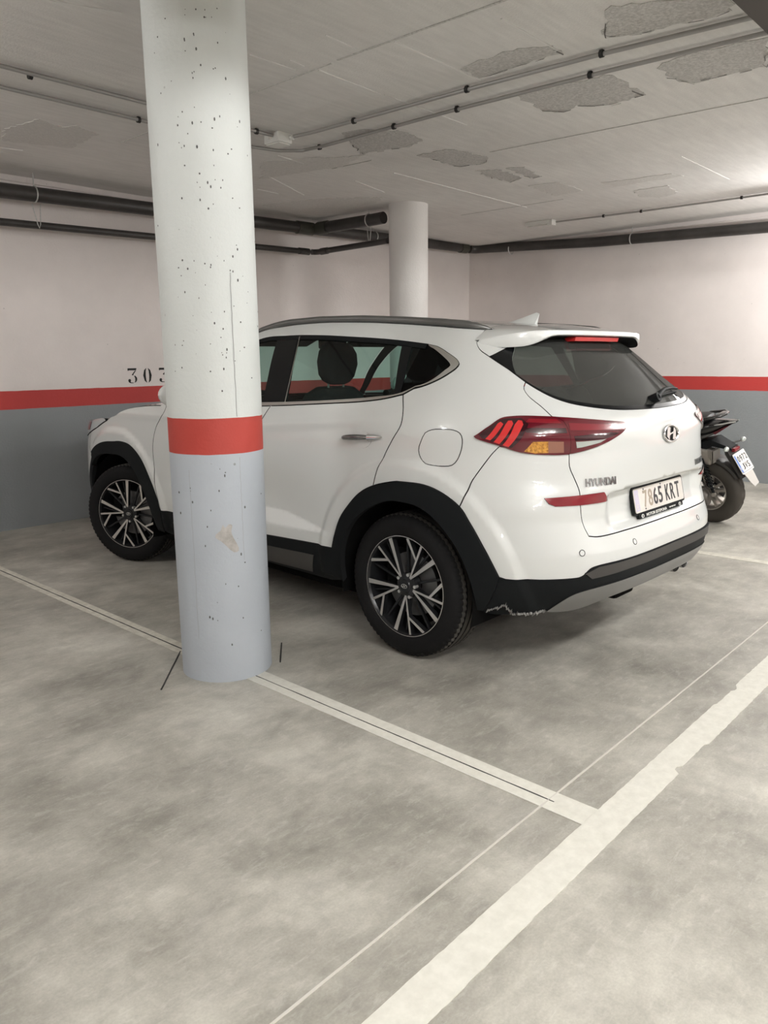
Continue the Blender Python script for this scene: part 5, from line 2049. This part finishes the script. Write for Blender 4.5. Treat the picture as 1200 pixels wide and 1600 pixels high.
b.box((0, -.222, .668), (.09, .03, .03), 0, None, .006)
pl_ = b.build('plate_lamp', M_REFLECT, sc)
# number plate of the scooter
an = math.radians(29)
pc = np.array([.012, -.275, .562])
ex, ey = np.array([1., 0, 0]), np.array([0, math.sin(an), math.cos(an)])
ez = np.array([0, -math.cos(an), math.sin(an)])
b = MB()
b.prism(rrect(.195, .180, .008), pc - ez * .002, ex, ey, ez, .004, 0)
b.prism([(-.092, -.075), (-.070, -.075), (-.070, .075), (-.092, .075)], pc + ez * .001, ex, ey, ez, .0022, 1)
for k, ch in enumerate('0972'):
    V, F = text_mesh(ch, .028, .052, .001, .015)
    b.add(place(V, pc + ez * .0025 + ex * (-.046 + .039 * k) + ey * .035, ex, ey, ez), F, 2)
for k, ch in enumerate('JVS'):
    V, F = text_mesh(ch, .030, .052, .001, .015)
    b.add(place(V, pc + ez * .0025 + ex * (-.030 + .041 * k) - ey * .035, ex, ey, ez), F, 2)
V, F = text_mesh('E', .014, .020, .001)
b.add(place(V, pc + ez * .0034 + ex * -.081 - ey * .04, ex, ey, ez), F, 0)
strip_v = [(-.094, -.080), (.094, -.080), (.094, -.077), (-.094, -.077)]
b.prism(strip_v, pc + ez * .0015, ex, ey, ez, .001, 2)
b.build('number_plate', [mat('white_plate', (.80, .79, .76), .4), M_PLATEBLUE, M_PLATEINK], sc)
b = MB()
b.prism([(-.07, 0), (.07, 0), (.06, -.12), (-.02, -.13), (-.05, -.08)], pc - ey * .09 - ez * .006, ex, ey, ez, .004)
fl_ = b.build('splash_flap', mat('pale_flap', (.55, .53, .50), .6), sc)
# engine, hugger, shock absorbers, exhaust
b = MB()
V, F = [], []
arcn = np.linspace(math.radians(78), math.radians(150), 16)
for a_ in arcn:
    for x_, dr in ((-.078, -.012), (-.072, .010), (-.03, .018), (.03, .018), (.072, .010), (.078, -.012)):
        V.append((x_, .300 * math.cos(a_) + dr * math.cos(a_), .285 + (.300 + dr) * math.sin(a_)))
for i in range(len(arcn) - 1):
    for k in range(5):
        F.append((i * 6 + k, i * 6 + k + 1, (i + 1) * 6 + k + 1, (i + 1) * 6 + k))
b.add(V, F, 0, True)
b.build('hugger', M_SCOOTGREY, sc)
o = loft('transmission', [(-.09, .265, .04, .05), (-.05, .272, .055, .085), (.08, .285, .06, .095), (.30, .30, .06, .09), (.46, .31, .065, .11), (.54, .31, .05, .09)], M_CASE, sc, 20, .8)
o.location = (-.105, .05, -.02)
b = MB()
b.box((-.06, .04, .62), (.10, .22, .13), 0, Matrix.Rotation(.15, 4, 'X'), .02)
for k in range(4):
    b.box((-.06, -.09 + .016 * k, .62 + .006 * k), (.115, .006, .10 - .012 * k), 0)
b.build('air_filter', M_CAST, sc)
for s_ in (-1, 1):
    b = MB()
    p0, p1 = Vector((s_ * .115, .01, .60)), Vector((s_ * .115, -.085, .30))
    b.tube([p0, p1], .012, 0, 10)
    coil = []
    for t in np.linspace(.12, .80, 150):
        c = p0.lerp(p1, t)
        a = t * 2 * PI * 11
        coil.append(c + Vector((math.cos(a) * .030, math.sin(a) * .029, math.sin(a) * .009)))
    b.tube(coil, .005, 0, 6)
    sh = b.build('shock_absorber', M_CLAD, sc)
    b = MB()
    b.tube([p1 + Vector((-.014, 0, -.005)), p1 + Vector((.014, 0, -.005))], .017, 0, 12)
    b.build('shock_eye', M_CAST, sh)
o = loft('exhaust_silencer', [(-.12, .36, .045, .05), (-.10, .36, .06, .068), (.25, .30, .06, .065), (.34, .28, .03, .03)], M_CLAD, sc, 20, .9)
o.location = (.15, .0, 0)
b = MB()
b.box((0, .50, .34), (.22, .40, .26), 0, None, .05)
b.build('engine', M_CAST, sc)
loft('floorboard', [(.62, .36, .17, .10), (.80, .33, .19, .06), (1.02, .33, .18, .06), (1.12, .42, .17, .12)], M_SCOOT, sc, 20, .6)
loft('leg_shield', [(1.02, .55, .16, .22), (1.10, .66, .20, .26), (1.18, .72, .19, .24), (1.28, .74, .13, .18), (1.34, .74, .06, .10)], M_SCOOT, sc, 24, .7)
loft('front_mudguard', [(1.26, .52, .05, .02), (1.34, .58, .065, .025), (1.45, .595, .07, .02), (1.58, .55, .065, .02), (1.66, .47, .04, .015)], M_SCOOT, sc, 18, .8)
for s_ in (-1, 1):
    b = MB()
    b.tube([(s_ * .085, 1.20, .80), (s_ * .085, 1.42, .285)], .018, 0, 10)
    b.build('fork_leg', M_STEEL, sc)
b = MB()
b.tube([(-.34, .98, .99), (-.22, 1.02, 1.02), (-.08, 1.08, .98), (.08, 1.08, .98), (.22, 1.02, 1.02), (.34, .98, .99)], .013, 0, 10)
b.tube([(-.36, .97, .985), (-.24, 1.013, 1.015)], .018, 0, 10)
b.tube([(.24, 1.013, 1.015), (.36, .97, .985)], .018, 0, 10)
b.tube([(0, 1.08, .98), (0, 1.2, .78)], .03, 0, 12)
b.build('handlebar', M_CLAD, sc)
for s_ in (-1, 1):
    b = MB()
    b.tube([(s_ * .22, 1.03, 1.02), (s_ * .29, 1.06, 1.12)], .006, 0, 8)
    b.box((s_ * .30, 1.06, 1.145), (.12, .02, .07), 0, None, .012)
    b.build('mirror', M_SCOOT, sc)
loft('headlamp_cowl', [(1.06, .96, .14, .06), (1.14, .95, .15, .08), (1.22, .92, .12, .08), (1.27, .89, .06, .05)], M_SCOOT, sc, 20, .8)
b = MB()
b.tube([(-.10, .55, .24), (-.26, .50, .056)], .011, 0, 8)
b.build('side_stand', M_CLAD, sc)
